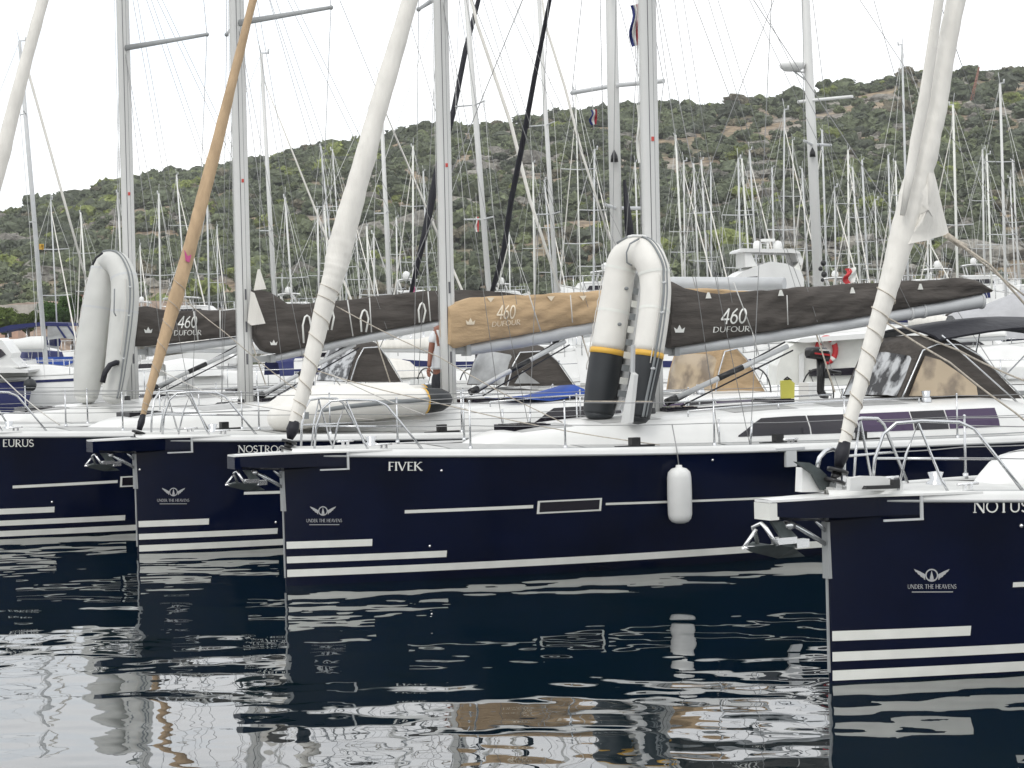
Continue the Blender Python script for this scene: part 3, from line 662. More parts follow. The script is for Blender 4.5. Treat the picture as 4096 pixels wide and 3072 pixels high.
def mast(b, foot, top_u=None, w=.215, spread=8.4, d=(.13, .0), ztop=19.5, rake=.006, spreaders=True):
    """foot = photograph position of the mast step (fore edge/centre), mast stands on the centre line"""
    f = b.at(*foot, 0); zf = deck_z(f.x)+b.H(f.x)*1.05; u0 = f.x; b.mu = u0
    def mu(z): return u0+rake*(z-zf)
    b.mastu = mu
    q = MB(); zs = [zf-.05, 3, 6, 9, 12, 15, 17.5, ztop]; q.tube([(mu(z), 0, z) for z in zs], [w/2]*5+[w*.45, w*.4, w*.3], 20, ry=[.075]*5+[.068, .06, .05], up=(0, 1, 0)); mo = b.part(q, 'mast', 'alu')
    q = MB()
    for sgn in (.045, -.02): q.tube([(mu(z)+w*sgn*4.2-.02, -.0735+abs(sgn)*.1, z) for z in (zf, 6, 12, 18)], .006, 4)
    b.part(q, 'track', 'groove', mo)
    q = MB(); q.box((u0-.2, -.16, zf-.07), (u0+.2, .16, zf-.01)); q.lathe([(.06, 0), (.06, .1), (.0, .1)], (u0-.2, -.22, zf-.04), 10); q.lathe([(.05, 0), (.05, .1), (.0, .1)], (u0+.25, -.2, zf-.04), 10); b.part(q, 'mast_collar', 'blackp', mo)
    q = MB(); q.box((mu(5.7)-.02, -.083, 5.7), (mu(5.7)+.02, -.07, 5.76)); b.part(q, 'mast_plate', 'redc', mo)
    for z in (2.7, 3.25, 3.8):
        q = MB(); q.box((mu(z)-.012, -.084, z-.09), (mu(z)+.016, -.066, z+.09)); b.part(q, 'slot', 'groove', mo)
    for sg in (-1, 1):
        for i, (zs_, vs_, ws_) in enumerate([(spread, 2.0, .75), (13.3, 1.5, .6)]):
            q = MB(); q.tube([(mu(zs_), sg*.06, zs_), (mu(zs_)+ws_, sg*vs_, zs_+.06)], [.055, .03], 8, ry=[.022, .014]); q.ball((mu(zs_)+ws_, sg*vs_, zs_+.06), .04, 8); b.part(q, 'spreader', 'grey', mo)
        q = MB()
        ch = (u0+.35, sg*1.78, deck_z(u0)-.02)
        q.tube([ch, (mu(spread)+.75, sg*2.0, spread+.06), (mu(13.3)+.6, sg*1.5, 13.36), (mu(18.8), 0, 18.8)], .0055, 5, cap=False)
        b.part(q, 'shroud', 'wire', mo)
        q = MB(); q.tube([(u0+.15, sg*1.35, deck_z(u0)), (mu(spread-.1), sg*.07, spread-.1)], .005, 5); q.tube([(u0+.6, sg*1.4, deck_z(u0)), (mu(spread-.1), sg*.07, spread-.15)], .005, 5); b.part(q, 'lower_shroud', 'wire', mo)
        q = MB(); q.tube([ch, (ch[0]+.03, ch[1]*1.005, ch[2]+.34)], .017, 7); q.tube([(u0+.15, sg*1.35, deck_z(u0)), (u0+.16, sg*1.33, deck_z(u0)+.34)], .015, 7); b.part(q, 'turnbuckle', 'steel', mo)
    q = MB(); q.tube([(LH-.1, 0, 1.5), (mu(ztop)+.05, 0, ztop-.1)], .0055, 5); b.part(q, 'backstay', 'wire', mo)
    q = MB()                                # halyards down the fore side and lazy jacks
    q.tube([(u0-.16, -.02, zf+.1), (mu(12)-.17, -.02, 12)], .006, 4)
    b.part(q, 'halyard', 'wirel', mo)
    return mo
def furled(b, pts, m='sail', foot=True, extra=None, twist=True):
    """pts: (px, py, width px) along the furled headsail, foot first; placed on the centre plane"""
    L = [(b.at(x, y, 0), w) for x, y, w in pts]
    # straighten in the centre plane through foot and upper end
    A = L[0][0]; Bp = L[-1][0]
    P_ = []; R_ = []
    for k in range(len(L)-1):
        n = 10
        for i in range(n):
            t = i/n; p = L[k][0].lerp(L[k+1][0], t); wpx = lerp(L[k][1], L[k+1][1], t); Y = b.w(*p).y; r = wpx*Y/FPX/2
            P_.append(p); R_.append(r*(1+.018*math.sin(len(P_)*1.9)+.015*math.sin(len(P_)*.7)))
    d = (Bp-A).normalized(); topz = 18.2; e = Bp+d*((topz-Bp.z)/d.z); r0 = R_[-1]
    P_ += [Bp, Bp.lerp(e, .5), e]; R_ += [r0, r0*.6, r0*.2]
    n = 18; rows = []
    for i, p in enumerate(P_):
        t = d; a = v3(0, 1, 0); c = t.cross(a); row = []
        for j in range(n):
            an = 2*PI*j/n; rr = R_[i]*(1+.07*max(0, math.cos(an-i*.13+.8*math.sin(i*.31)))**4+.03*math.cos(an*2+i*.21)+.012*math.sin(an*3-i*.9)); row.append(p+c*(math.cos(an)*rr)+a*(math.sin(an)*rr*.9))
        rows.append(row)
    q = MB(); q.grid(rows, True, True); fs = b.part(q, 'furled_sail', m)
    if twist:                               # the sheet wound round the lower part
        q = MB(); pp = []
        for i in range(150):
            s = i/149; k = s*(len(P_)*.42); i0 = int(k); p = P_[i0].lerp(P_[i0+1], k-i0); r = lerp(R_[i0], R_[i0+1], k-i0)*1.05; an = s*2*PI*8.5
            t = d; a = v3(0, 1, 0); c = t.cross(a); pp.append(p+c*math.cos(an)*r+a*math.sin(an)*r)
        q.tube(pp, .0055, 4); b.part(q, 'wound_sheet', 'rope', fs)
    # furling drum and tack fitting
    q = MB(); z0 = A; up = d
    q.tube([A+up*.02, A-up*.10, A-up*.22], [R_[0]*.8+.01, R_[0]*.9+.02, .04], 10); b.part(q, 'tack_cover', 'black', fs)
    base = A-up*.24
    q = MB(); q.tube([base+up*.0, base-up*.03], [.10, .10], 14); q.tube([base-up*.03, base-up*.10], [.045, .05], 10); q.tube([base-up*.10, base-up*.125], [.10, .10], 14); b.part(q, 'furling_drum', 'blackp', fs)
    q = MB(); foot_p = v3(base.x-.05, 0, sheer(0)+.03); q.tube([base-up*.12, foot_p+v3(0, -.03, 0)], .02, 7); q.tube([base-up*.12, foot_p+v3(.04, .05, 0)], .014, 7); b.part(q, 'tack_link', 'chrome', fs)
    q = MB(); q.tube([e, e+d*.9], .01, 5); b.part(q, 'forestay', 'wire', fs)
    b.fs = fs; return fs
def boomset(b, top, bot, covtop, covbot, canvas, texts=True, boomto=None, folds=True, crown=None, num=None, word=None, lett='letter', taper=True):
    """boom between (px,py) lists top/bot; cover outline by covtop/covbot lists (same x order), on the centre plane"""
    def prof(l, x): return interp(x, [p[0] for p in l], [p[1] for p in l])
    x0, x1 = top[0][0], top[-1][0]; q = MB(); rows = []
    n = 16
    for i in range(n+1):
        x = lerp(x0, x1, i/n); a = b.at(x, prof(top, x), 0); c = b.at(x, prof(bot, x), 0); m = (a+c)/2; h = (a-c).length/2
        rows.append([m+v3(0, math.cos(t)*.085, math.sin(t)*h) for t in [2*PI*k/14 for k in range(14)]])
    q.grid(rows, True, True); q.add(rows[0], [tuple(range(14))], False); q.add(rows[-1], [tuple(range(14))[::-1]], False); bo = b.part(q, 'boom', 'boom')
    q = MB(); x = x0; a = b.at(x, prof(top, x), 0); c = b.at(x, prof(bot, x), 0); q.box((b.mu+.08, -.03, (a.z+c.z)/2-.05), (a.x+.02, .03, (a.z+c.z)/2+.05)); q.box((a.x-.02, -.09, c.z), (a.x+.06, .09, a.z)); b.part(q, 'gooseneck', 'grey', bo)
    # grooves/reef clamp bands
    # canvas cover: front and back faces with a soft ridge
    X0, X1 = covtop[0][0], covtop[-1][0]; n = 60; k = 12; rows = []
    rs = np.random.default_rng(int(X0)); ph = rs.uniform(0, 6, 6)
    thick = {}
    def cov(x, t, side):
        yt, yb = prof(covtop, x), prof(covbot, x); py = lerp(yb, yt, t); s = (x-X0)/(X1-X0)
        hpx = (yb-yt); th = (.17*(1-.55*s))*(math.sin(PI*min(max(t*.80+.14, 0), 1)))**.55*min(1, hpx/60)+.02
        y = side*(th)
        wr = .012*math.sin(9*t+ph[0]+14*s)+.010*math.sin(23*s+5*t+ph[1])+.008*math.sin(61*s-7*t+ph[2])
        wr += .024*math.exp(-s*11)*math.sin(10*t+26*s+ph[5])+.010*math.sin(17*t-60*s+ph[1])*math.exp(-((s-.3)/.25)**2); y += wr*(.4+1.2*abs(math.sin(3*s+ph[3])))
        p = b.at(x, py, 0); return v3(p.x, y, p.z+(.006*math.sin(40*s+ph[4])+.005*math.sin(95*s) if t > .98 else 0))
    for i in range(n+1):
        x = lerp(X0, X1, i/n); r = [cov(x, j/k, -1) for j in range(k+1)]+[cov(x, j/k, 1) for j in range(k, -1, -1)]; rows.append(r)
    q = MB(); q.grid(rows, True, True); q.add(rows[0], [tuple(range(2*k+2))], False); q.add(rows[-1], [tuple(range(2*k+2))[::-1]], False); co = b.part(q, 'sail_cover', canvas)
    def onc(px, py, kk=0):
        # intersect with the front face iteratively
        y = -.15
        for _ in range(8):
            p = b.at(px, py, y); w0 = b.w(*p); t = None
            # find cover params from centre-plane picture position of the same u,z
            c0 = v3(p.x, 0, p.z); xx = b_px(b, c0); yt, yb = prof(covtop, xx[0]), prof(covbot, xx[0]); t = (yb-xx[1])/(yb-yt)
            y = cov(min(max(xx[0], X0), X1), min(max(t, 0), 1), -1).y
        p = b.at(px, py, y-.012-.0008*kk); return p
    def crownf(cx, cy, w):
        q = MB(); h = w*.8
        P_ = [(-.5, .25), (-.38, -.35), (.38, -.35), (.5, .25), (.22, 0), (0, .55), (-.22, 0)]
        q.add([onc(cx+x*w, cy-y*h, 1) for x, y in P_], [(0, 1, 6), (1, 2, 4, 6), (2, 3, 4), (6, 4, 5)], False); b.part(q, 'crown_mark', lett, co)
    if crown: crownf(*crown)
    if num:
        q = MB(); x0_, x1_, yt_, yb_, sl = num; write(q, '460', lambda s, t, kk: onc(lerp(x0_, x1_, s), lerp(yb_, yt_, t)+sl*(s*(x1_-x0_)), kk), 0, 1, .16, False); b.part(q, 'number', lett, co)
    if word:
        q = MB(); x0_, x1_, yt_, yb_, sl = word; write(q, 'DUFOUR', lambda s, t, kk: onc(lerp(x0_, x1_, s), lerp(yb_, yt_, t)+sl*(s*(x1_-x0_)), kk), 0, 1, .1, False); b.part(q, 'maker_name', lett, co)
    b.onc = onc; b.cov = co; b.bo = bo
    return bo, co
def b_px(b, p):
    w = b.w(*p)-CAM; d = w.dot(_F); return (2048+w.dot(_R)/d*FPX, 1536-w.dot(_U)/d*FPX)
def world_px(w):
    w = Vector(w)-CAM; d = w.dot(_F); return (2048+w.dot(_R)/d*FPX, 1536-w.dot(_U)/d*FPX)
def vang(b, p0, p1):
    q = MB(); A = b.at(*p0, 0); B = b.at(*p1, 0); q.tube([A, B], .038, 9); v = b.part(q, 'vang_strut', 'lgrey')
    q = MB(); q.tube([A+v3(.15, .06, -.02), B+v3(.0, .06, .06)], .012, 5); q.tube([A+v3(.2, -.06, -.06), B+v3(.05, -.06, -.06)], .012, 5); b.part(q, 'vang_line', 'black', v)
    q = MB(); q.tube([A.lerp(B, .0), A.lerp(B, .08)], .055, 8); b.part(q, 'vang_block', 'blackp', v)
    q = MB(); q.tube([A.lerp(B, .42), A.lerp(B, .62)], .045, 8); b.part(q, 'vang_sleeve', 'blackp', v)
def sprayhood(b, canvas, out, front, fm, wins, w=.68):
    """canvas hood over the companionway: out = its near outline, wins = [(outline, material)]"""
    near = [b.at(x, y, -w) for x, y in out]; q = MB(); rows = []; n = len(near); fine = []
    for i in range(n-1):
        for k in range(4): fine.append(near[i].lerp(near[i+1], k/4))
    fine.append(near[-1]); zb = min(near[0].z, near[-1].z)
    for p in fine:
        h = max(p.z-zb, 0); c = min(h, .6)*.16
        rows.append([v3(p.x, -w, p.z), v3(p.x, -w*.93, p.z+c*.7), v3(p.x, -w*.6, p.z+c*1.1+.02*math.sin(p.x*7)), v3(p.x, 0, p.z+c*1.3), v3(p.x, w*.6, p.z+c*1.1), v3(p.x, w*.93, p.z+c*.7), v3(p.x, w, p.z)])
    q.grid(rows)
    for sg in (-1, 1):
        mid = [v3(p.x, sg*w, p.z) for i, p in enumerate(fine)]; c0 = sum(mid, v3(0, 0, 0))/len(mid)+v3(0, sg*.05, 0)
        q.add(mid+[c0], [(i, i+1, len(mid)) for i in range(len(mid)-1)]+[(len(mid)-1, 0, len(mid))], True)
    sh = b.part(q, 'sprayhood', canvas)
    q = MB(); o_ = v3(-.018, 0, .012); q.grid([[p+o_+v3(0, (.06 if p.y < 0 else -.06) if abs(p.y) > w*.9 else 0, 0) for p in r] for r in rows[0:front*4-1]]); b.part(q, 'windscreen', fm, sh)
    for wp, m in wins:
        q = MB(); P_ = [b.at(x, y, -w-.075) for x, y in wp]; q.prism(P_, (0, .02, 0)); b.part(q, 'window', m, sh)
    q = MB(); q.tube([p+v3(0, -.05, .0) for p in fine], .013, 6); b.part(q, 'edge_hoop', 'steel', sh)
    return sh
GB = 'navy cruising yachts moored bow out'
ROW = 'row of navy yachts'
def stripes(b, e1, e2, dz=0):
    u1 = b.hull_pt(*e1).x; u2 = b.hull_pt(*e2).x
    return [(.004, u1, .385+dz, .475+dz), (.004, u2, .20+dz, .285+dz), (.004, LH-.02, .025+dz, .118+dz)]
A_ = Boat('A', 'navy yacht farthest back at left, grey dinghy propped upright on its foredeck', 0, 0, 32, (-11.58, 40.9), GB)
E_ = Boat('E', 'navy yacht with EURUS on its bow, at far left', 0, 0, 32, (-9.18, 37.56), GB)
N_ = Boat('N', 'navy yacht NOSTROCCO with tan sail cover and tan furled headsail', 553, 2213, 32, None, GB)
F_ = Boat('F', 'navy yacht FIVEK in the middle with white fender hung on its side', 1145, 2342, 29, None, GB)
T_ = Boat('T', 'navy yacht NOTUS nearest the camera at right edge', 3322, 2733, 29, None, GB)
hull(A_, [(.004, 3, .385, .475), (.004, LH-.02, .025, .118)])
hull(E_, stripes(E_, (215, 2087), (497, 2112)))
hull(N_, stripes(N_, (835, 2090), (1110, 2120)))
hull(F_, stripes(F_, (1488, 2180), (1785, 2230), .085))
hull(T_, stripes(T_, (3880, 2540), (4400, 2600)))
for b in (A_, E_, N_, F_, T_):
    coachroof(b) if b is not T_ else coachroof(b, 1.75, front=(.02, .30, .39, .43)); sprit(b); anchor(b); pulpit(b)
band(F_, (1618, 2047), (2132, 2026), .042); band(F_, (2422, 2016), (3300, 1982), .03); port(F_, 2150, 2004, 2403, 2043)
band(E_, (50, 1948), (470, 1926), .045); port(E_, 481, 1906, 700, 1938)
band(N_, (975, 1973), (1500, 1955), .042); band(T_, (4050, 2339), (4330, 2326), .045)
hull_text(E_, 'EURUS', 10, 136, 1758, 1787, .0); hull_text(N_, 'NOSTROCCO', 952, 1196, 1782, 1810, .0)
hull_text(F_, 'FIVEK', 1552, 1689, 1848, 1882, .0); hull_text(T_, 'NOTUS', 3893, 4116, 2002, 2051, -.01)
emblem(F_, 1292, 2044, 19, 2076, 1225, 1368, 13); emblem(N_, 694, 1968, 17, 1996, 628, 757, 11); emblem(T_, 3727, 2301, 26, 2338, 3630, 3826, 17)
rails(A_, [1.9, 3.9, 5.9, 8.0, 10.0]); rails(E_, [2.7, 4.6, 6.6, 8.6, 10.4]); rails(N_, [2.6, 4.6, 6.6, 8.6, 10.4])
rails(F_, [2.15, 3.35, 5.4, 7.4, 9.3, 10.9]); rails(T_, [2.6, 4.6, 6.6, 8.6])
mast(A_, (531, 1595), w=.245); mast(E_, (985, 1622), w=.275); mast(N_, (1798, 1634), w=.255); mast(F_, (2621, 1692), w=.272); 
tf = b_px(T_, v3(5.45, 0, 1.9)); mast(T_, tf)
furled(E_, [(-282, 1700, 26), (-180, 1320, 40), (-60, 880, 62), (15, 590, 60), (100, 260, 52), (172, 0, 44)], 'sail', twist=False)
furled(A_, [(-560, 1660, 26), (-400, 1100, 40), (-250, 500, 40), (-130, 0, 36)], 'sail', twist=False)
furled(N_, [(572, 1662, 20), (588, 1600, 30), (650, 1380, 46), (706, 1180, 56), (760, 990, 56), (812, 790, 52), (872, 560, 46), (936, 300, 38), (1012, 0, 30)], 'tansail')
q = MB(); q.prism([N_.at(x, y, -.125) for x, y in ((738, 1000), (752, 1025), (766, 1018), (758, 1050), (744, 1044))], (0, .015, 0)); N_.part(q, 'sail_mark', 'pink', N_.fs)
furled(F_, [(1178, 1690, 44), (1205, 1600, 58), (1255, 1400, 66), (1300, 1210, 74), (1330, 1120, 88), (1350, 1040, 98), (1376, 930, 98), (1440, 700, 88), (1522, 400, 76), (1640, 0, 62)], 'sail')
furled(T_, [(3378, 1775, 46), (3402, 1680, 58), (3452, 1500, 64), (3500, 1330, 72), (3545, 1180, 84), (3590, 1020, 96), (3640, 830, 112), (3680, 680, 118), (3724, 480, 106), (3772, 260, 84), (3826, 0, 76)], 'sail')
# ---- booms, covers and their writing
boomset(F_, [(2690, 1380), (2996, 1336), (3469, 1260), (3930, 1174)], [(2690, 1424), (2996, 1386), (3469, 1306), (3930, 1232)],
  [(2660, 1120), (2692, 1134), (2720, 1150), (2776, 1168), (2860, 1176), (2996, 1166), (3200, 1150), (3496, 1130), (3700, 1121), (3850, 1112), (3910, 1124), (3965, 1158)],
  [(2660, 1392), (2692, 1388), (2720, 1382), (2776, 1374), (2860, 1360), (2996, 1336), (3200, 1303), (3496, 1256), (3700, 1216), (3850, 1188), (3910, 1176), (3965, 1168)],
  'brown', crown=(2718, 1318, 44), num=(2880, 2984, 1236, 1296, -.03), word=(2850, 3000, 1308, 1330, -.03))
boomset(N_, [(1860, 1377), (2100, 1332), (2350, 1287), (3060, 1175)], [(1860, 1424), (2100, 1390), (2350, 1338), (3060, 1215)],
  [(1782, 1228), (1800, 1222), (1830, 1208), (1872, 1194), (1900, 1188), (2000, 1184), (2150, 1178), (2400, 1163), (2650, 1150), (2900, 1158), (3050, 1170)],
  [(1782, 1376), (1792, 1394), (1800, 1393), (1830, 1388), (1872, 1375), (1900, 1370), (2000, 1352), (2150, 1326), (2400, 1282), (2650, 1240), (2900, 1200), (3050, 1180)],
  'tan', crown=(1882, 1288, 38), num=(1984, 2060, 1222, 1276, -.02), word=(1966, 2082, 1288, 1308, -.09), lett='tant')
boomset(E_, [(1080, 1420), (1318, 1364), (1520, 1322), (1756, 1280), (2150, 1215)], [(1080, 1450), (1318, 1400), (1520, 1360), (1756, 1316), (2150, 1245)],
  [(1012, 1160), (1040, 1160), (1066, 1166), (1100, 1190), (1140, 1216), (1200, 1216), (1300, 1208), (1400, 1198), (1500, 1186), (1620, 1172), (1756, 1160), (1950, 1162), (2140, 1190)],
  [(1012, 1340), (1040, 1395), (1066, 1408), (1100, 1415), (1140, 1406), (1200, 1392), (1300, 1368), (1400, 1346), (1500, 1326), (1620, 1304), (1756, 1280), (1950, 1248), (2140, 1214)],
  'brown', crown=(1095, 1372, 30))
boomset(A_, [(590, 1388), (780, 1366), (950, 1345), (1130, 1318), (1500, 1262)], [(590, 1426), (780, 1402), (950, 1378), (1130, 1352), (1500, 1290)],
  [(535, 1240), (560, 1228), (585, 1222), (620, 1234), (660, 1242), (780, 1242), (950, 1240), (1130, 1235), (1490, 1235)],
  [(535, 1386), (560, 1386), (585, 1384), (620, 1380), (660, 1376), (780, 1362), (950, 1342), (1130, 1318), (1490, 1262)],
  'brown', crown=(593, 1322, 34), num=(708, 786, 1266, 1312, -.02), word=(694, 806, 1322, 1342, -.02))
for b, le in ((F_, 5.0), (N_, 4.6), (E_, 4.6), (A_, 4.4)):
    for sg in (-1, 1):
        q = MB(); top = (b.mastu(10.8), sg*.09, 10.8)
        for du in (1.3, 2.7, le-.6): q.tube([top, (b.mu+du, sg*.14, 2.95+.07*du)], .0045, 4, cap=False)
        b.part(q, 'lazy_jack', 'wire', b.cov)
    q = MB(); q.tube([(b.mu+le+.4, 0, 3.35), (b.mastu(19.2)+.1, 0, 19.2)], .005, 4); b.part(q, 'topping_lift', 'wire', b.bo)
    q = MB(); q.tube([(b.mu+le*.55, 0, 3.05), (b.mu+le*.62, .02, deck_z(b.mu)+b.H(9.5)+.05)], .012, 5); b.part(q, 'mainsheet', 'rope', b.bo)
# white sail corners and lashings showing at the covers
def patch(b, pts, name, m, off=-.22, parent=None, th=.015):
    q = MB(); q.prism([b.at(x, y, off) for x, y in pts], (0, th, 0)); return b.part(q, name, m, parent)
patch(E_, [(1004, 1165), (1018, 1172), (1062, 1294), (1006, 1302), (992, 1290)], 'sail_tack_patch', 'sail', -.24)
patch(E_, [(1032, 1078), (1040, 1076), (1066, 1156), (1016, 1162)], 'sail_head_patch', 'sail', -.2)
for x, y in ((2832, 1185), (3122, 1175), (3408, 1165), (3680, 1150)):
    q = MB(); p = F_.onc(x, y); q.prism([p+v3(-.045, 0, -.03), p+v3(.045, 0, -.03), p+v3(.01, 0, .055), p+v3(-.01, 0, .055)], (0, -.02, 0)); F_.part(q, 'cover_tab', 'cream', F_.cov)
for x, y in ((1960, 1195), (2202, 1190), (2330, 1188)):
    q = MB(); p = N_.onc(x, y); q.prism([p+v3(-.07, 0, .02), p+v3(.07, 0, .02), p+v3(.0, 0, -.06)], (0, -.02, 0)); N_.part(q, 'cover_tab', 'tant', N_.cov)
for (x, yt, yb, w) in ((1228, 1262, 1372, 34), (1322, 1235, 1320, 28), (1458, 1240, 1328, 32), (1688, 1212, 1290, 28)):
    q = MB(); P_ = [E_.at(x-w/2+4, yb, -.24), E_.at(x-w/2, lerp(yt, yb, .35), -.25), E_.at(x-w/4, yt+6, -.24), E_.at(x, yt, -.24), E_.at(x+w/4, yt+6, -.24), E_.at(x+w/2, lerp(yt, yb, .4), -.25), E_.at(x+w/2-10, yb, -.24)]
    q.tube(P_, .018, 6); E_.part(q, 'lashing_rope', 'letter', E_.cov)
# lazy jacks and thin lines over the covers
def lines(b, segs, m='wirel', r=.006, name='line', parent=None):
    for (x0, y0, x1, y1, v) in segs:
        q = MB(); q.tube([b.at(x0, y0, v), b.at(x1, y1, v)], r, 5); b.part(q, name, m, parent)
lines(F_, [(2935, 1130, 3010, 1330, -.26), (3148, 1180, 3152, 1300, -.25), (3010, 1330, 3035, 1420, -.26)], 'wirel', .008, 'lazy_jack', F_.cov)
lines(N_, [(2112, 1165, 2165, 1330, -.26), (2282, 1180, 2290, 1290, -.25)], 'ropew', .010, 'lazy_jack', N_.cov)
lines(E_, [(1390, 1200, 1412, 1345, -.25), (1478, 1190, 1486, 1330, -.25), (1712, 1165, 1722, 1285, -.25)], 'wirel', .012, 'lazy_jack', E_.cov)
lines(A_, [(775, 1245, 792, 1362, -.25), (880, 1240, 881, 1350, -.25)], 'wirel', .014, 'lazy_jack', A_.cov)
q = MB(); A0 = F_.at(3462, 1262, 0); 
for x in (3640, 3692, 3925):
    yt = interp(x, [3469, 3930], [1260, 1174])-2; yb = interp(x, [3469, 3930], [1306, 1232])+2; p = F_.at(x, (yt+yb)/2, 0); h = (F_.at(x, yt, 0)-F_.at(x, yb, 0)).length/2
    q = MB(); q.tube([p-v3(.02, 0, 0), p+v3(.02, 0, 0)], h+.006, 14, ry=.095); F_.part(q, 'boom_band', 'lgrey', F_.bo)
vang(F_, (2665, 1610), (3150, 1385)); vang(N_, (1880, 1570), (2260, 1365)); vang(E_, (1020, 1592), (1420, 1378)); vang(A_, (600, 1560), (960, 1392))
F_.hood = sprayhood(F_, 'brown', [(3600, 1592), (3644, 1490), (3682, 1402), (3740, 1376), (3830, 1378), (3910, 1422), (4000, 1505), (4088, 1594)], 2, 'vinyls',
  [([(3640, 1584), (3672, 1500), (3704, 1424), (3762, 1440), (3850, 1500), (3906, 1545), (3912, 1584)], 'vinylt')])
N_.hood = sprayhood(N_, 'tan', [(2850, 1602), (2868, 1490), (2892, 1406), (2940, 1394), (2984, 1440), (3036, 1525), (3082, 1602)], 2, 'vinylt', [])
E_.hood = sprayhood(E_, 'brown', [(2024, 1544), (2046, 1460), (2074, 1410), (2180, 1404), (2235, 1455), (2296, 1544)], 2, 'vinyl', [([(2060, 1534), (2092, 1482), (2112, 1500), (2160, 1534)], 'vinyl')])
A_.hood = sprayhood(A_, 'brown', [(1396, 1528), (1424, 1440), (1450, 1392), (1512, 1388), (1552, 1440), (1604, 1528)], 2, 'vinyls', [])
# open bimini over the FIVEK cockpit, on hoops
def bimini(b, u0, u1, z, w=1.35, m='black'):
    q = MB(); rows = []
    for i in range(9):
        u = lerp(u0, u1, i/8); s = i/8; zz = z+.16*math.sin(PI*s)-.05*s
        rows.append([(u, w*k, zz+.10*(1-k*k)-.06*abs(k)**5) for k in (-1, -.85, -.4, 0, .4, .85, 1)])
    low = [[(p[0], p[1]*.99, p[2]-.03) for p in r] for r in rows]
    q.grid(rows); q.grid([r[::-1] for r in low]); q.add(rows[0]+low[0], [(j, j+1, j+8, j+7) for j in range(6)], False)
    for jj in (0, 6): q.grid([[r[jj] for r in rows], [r[jj] for r in low]])
    bm = b.part(q, 'bimini', m)
    for sg in (-1, 1):
        q = MB(); y = sg*w*.98; f = (lerp(u0, u1, .5), y, deck_z(u0)+.12)
        q.tube([f, (u0+.05, y, z)], .014, 6); q.tube([f, (u1-.05, y, z)], .014, 6); q.tube([f, (lerp(u0, u1, .6), y, z+.1)], .014, 6); b.part(q, 'bimini_hoop', 'steel', bm)
    return bm
bimini(F_, 9.95, 13.6, 2.90, .85)
for b in (F_, N_, E_, A_):
    for sg in (-1, 1):                       # steering wheels and pedestals
        q = MB(); c = v3(12.15, sg*.85, deck_z(12)+.42); q.tube([c+v3(.0, math.cos(a)*.42, math.sin(a)*.42) for a in [2*PI*i/24 for i in range(25)]], .014, 6)
        for k in range(3): q.tube([c+v3(0, math.cos(k*PI/3)*.42, math.sin(k*PI/3)*.42), c-v3(0, math.cos(k*PI/3)*.42, math.sin(k*PI/3)*.42)], .008, 5)
        wl_ = b.part(q, 'steering_wheel', 'blackp'); q = MB(); q.box((11.85, sg*.85-.14, deck_z(12)-.3), (12.1, sg*.85+.14, deck_z(12)+.62)); b.part(q, 'pedestal', 'white', wl_)
# fairlead plate, cleats, small fittings on the FIVEK side
q = MB(); p = F_.hull_pt(3160, 1806); q.box((p.x-.085, -_deck(p.x)-.03, sheer(p.x)-.22), (p.x+.085, -_deck(p.x)+.02, sheer(p.x)-.004)); q.box((p.x-.22, -_deck(p.x)-.032, sheer(p.x)), (p.x+.22, -_deck(p.x)+.05, sheer(p.x)+.035)); F_.part(q, 'fairlead_plate', 'lgrey')
for b in (F_, N_, E_, T_):
    for u in (1.15, 6.6):
        for sg in (-1, 1):
            q = MB(); z = deck_z(u)+.02; y = sg*(_deck(u)-.14); q.tube([(u-.12, y, z+.05), (u+.12, y, z+.05)], .014, 7); q.box((u-.05, y-.015, z-.03), (u-.02, y+.015, z+.05)); q.box((u+.02, y-.015, z-.03), (u+.05, y+.015, z+.05)); b.part(q, 'cleat', 'chrome')
for px, py in ((1766, 1882), (1719, 2184), (2850, 1840)):
    p = F_.hull_pt(px, py, .004); q = MB(); q.ball(p, .018, 8); F_.part(q, 'skin_fitting', 'chrome')
for b, px, py in ((N_, 559, 1878), (N_, 1103, 2089), (E_, 208, 2008), (T_, 4085, 2103)):
    p = b.hull_pt(px, py, .004); q = MB(); q.ball(p, .02, 8); b.part(q, 'skin_fitting', 'chrome')
# windlass and foredeck gear on each
for b in (F_, N_, E_, T_):
    q = MB(); z = deck_z(1.35); q.lathe([(.09, 0), (.09, .06), (.05, .08), (.075, .15), (0, .16)], (1.25, .0, z), 12); q.box((1.0, -.10, z-.01), (1.5, .10, z+.02)); b.part(q, 'windlass', 'steel')
    for i, (u, y) in enumerate([(4.4, -.95), (6.6, -1.5), (8.0, -1.52)]):
        q = MB(); y = -min(1.52, rail_v(u)-.22); z = deck_z(u); q.box((u-.3, y-.02, z), (u+.3, y+.02, z+.03)); q.box((u-.07, y-.05, z+.02), (u+.06, y+.05, z+.13)); b.part(q, 'sheet_track', 'blackp')
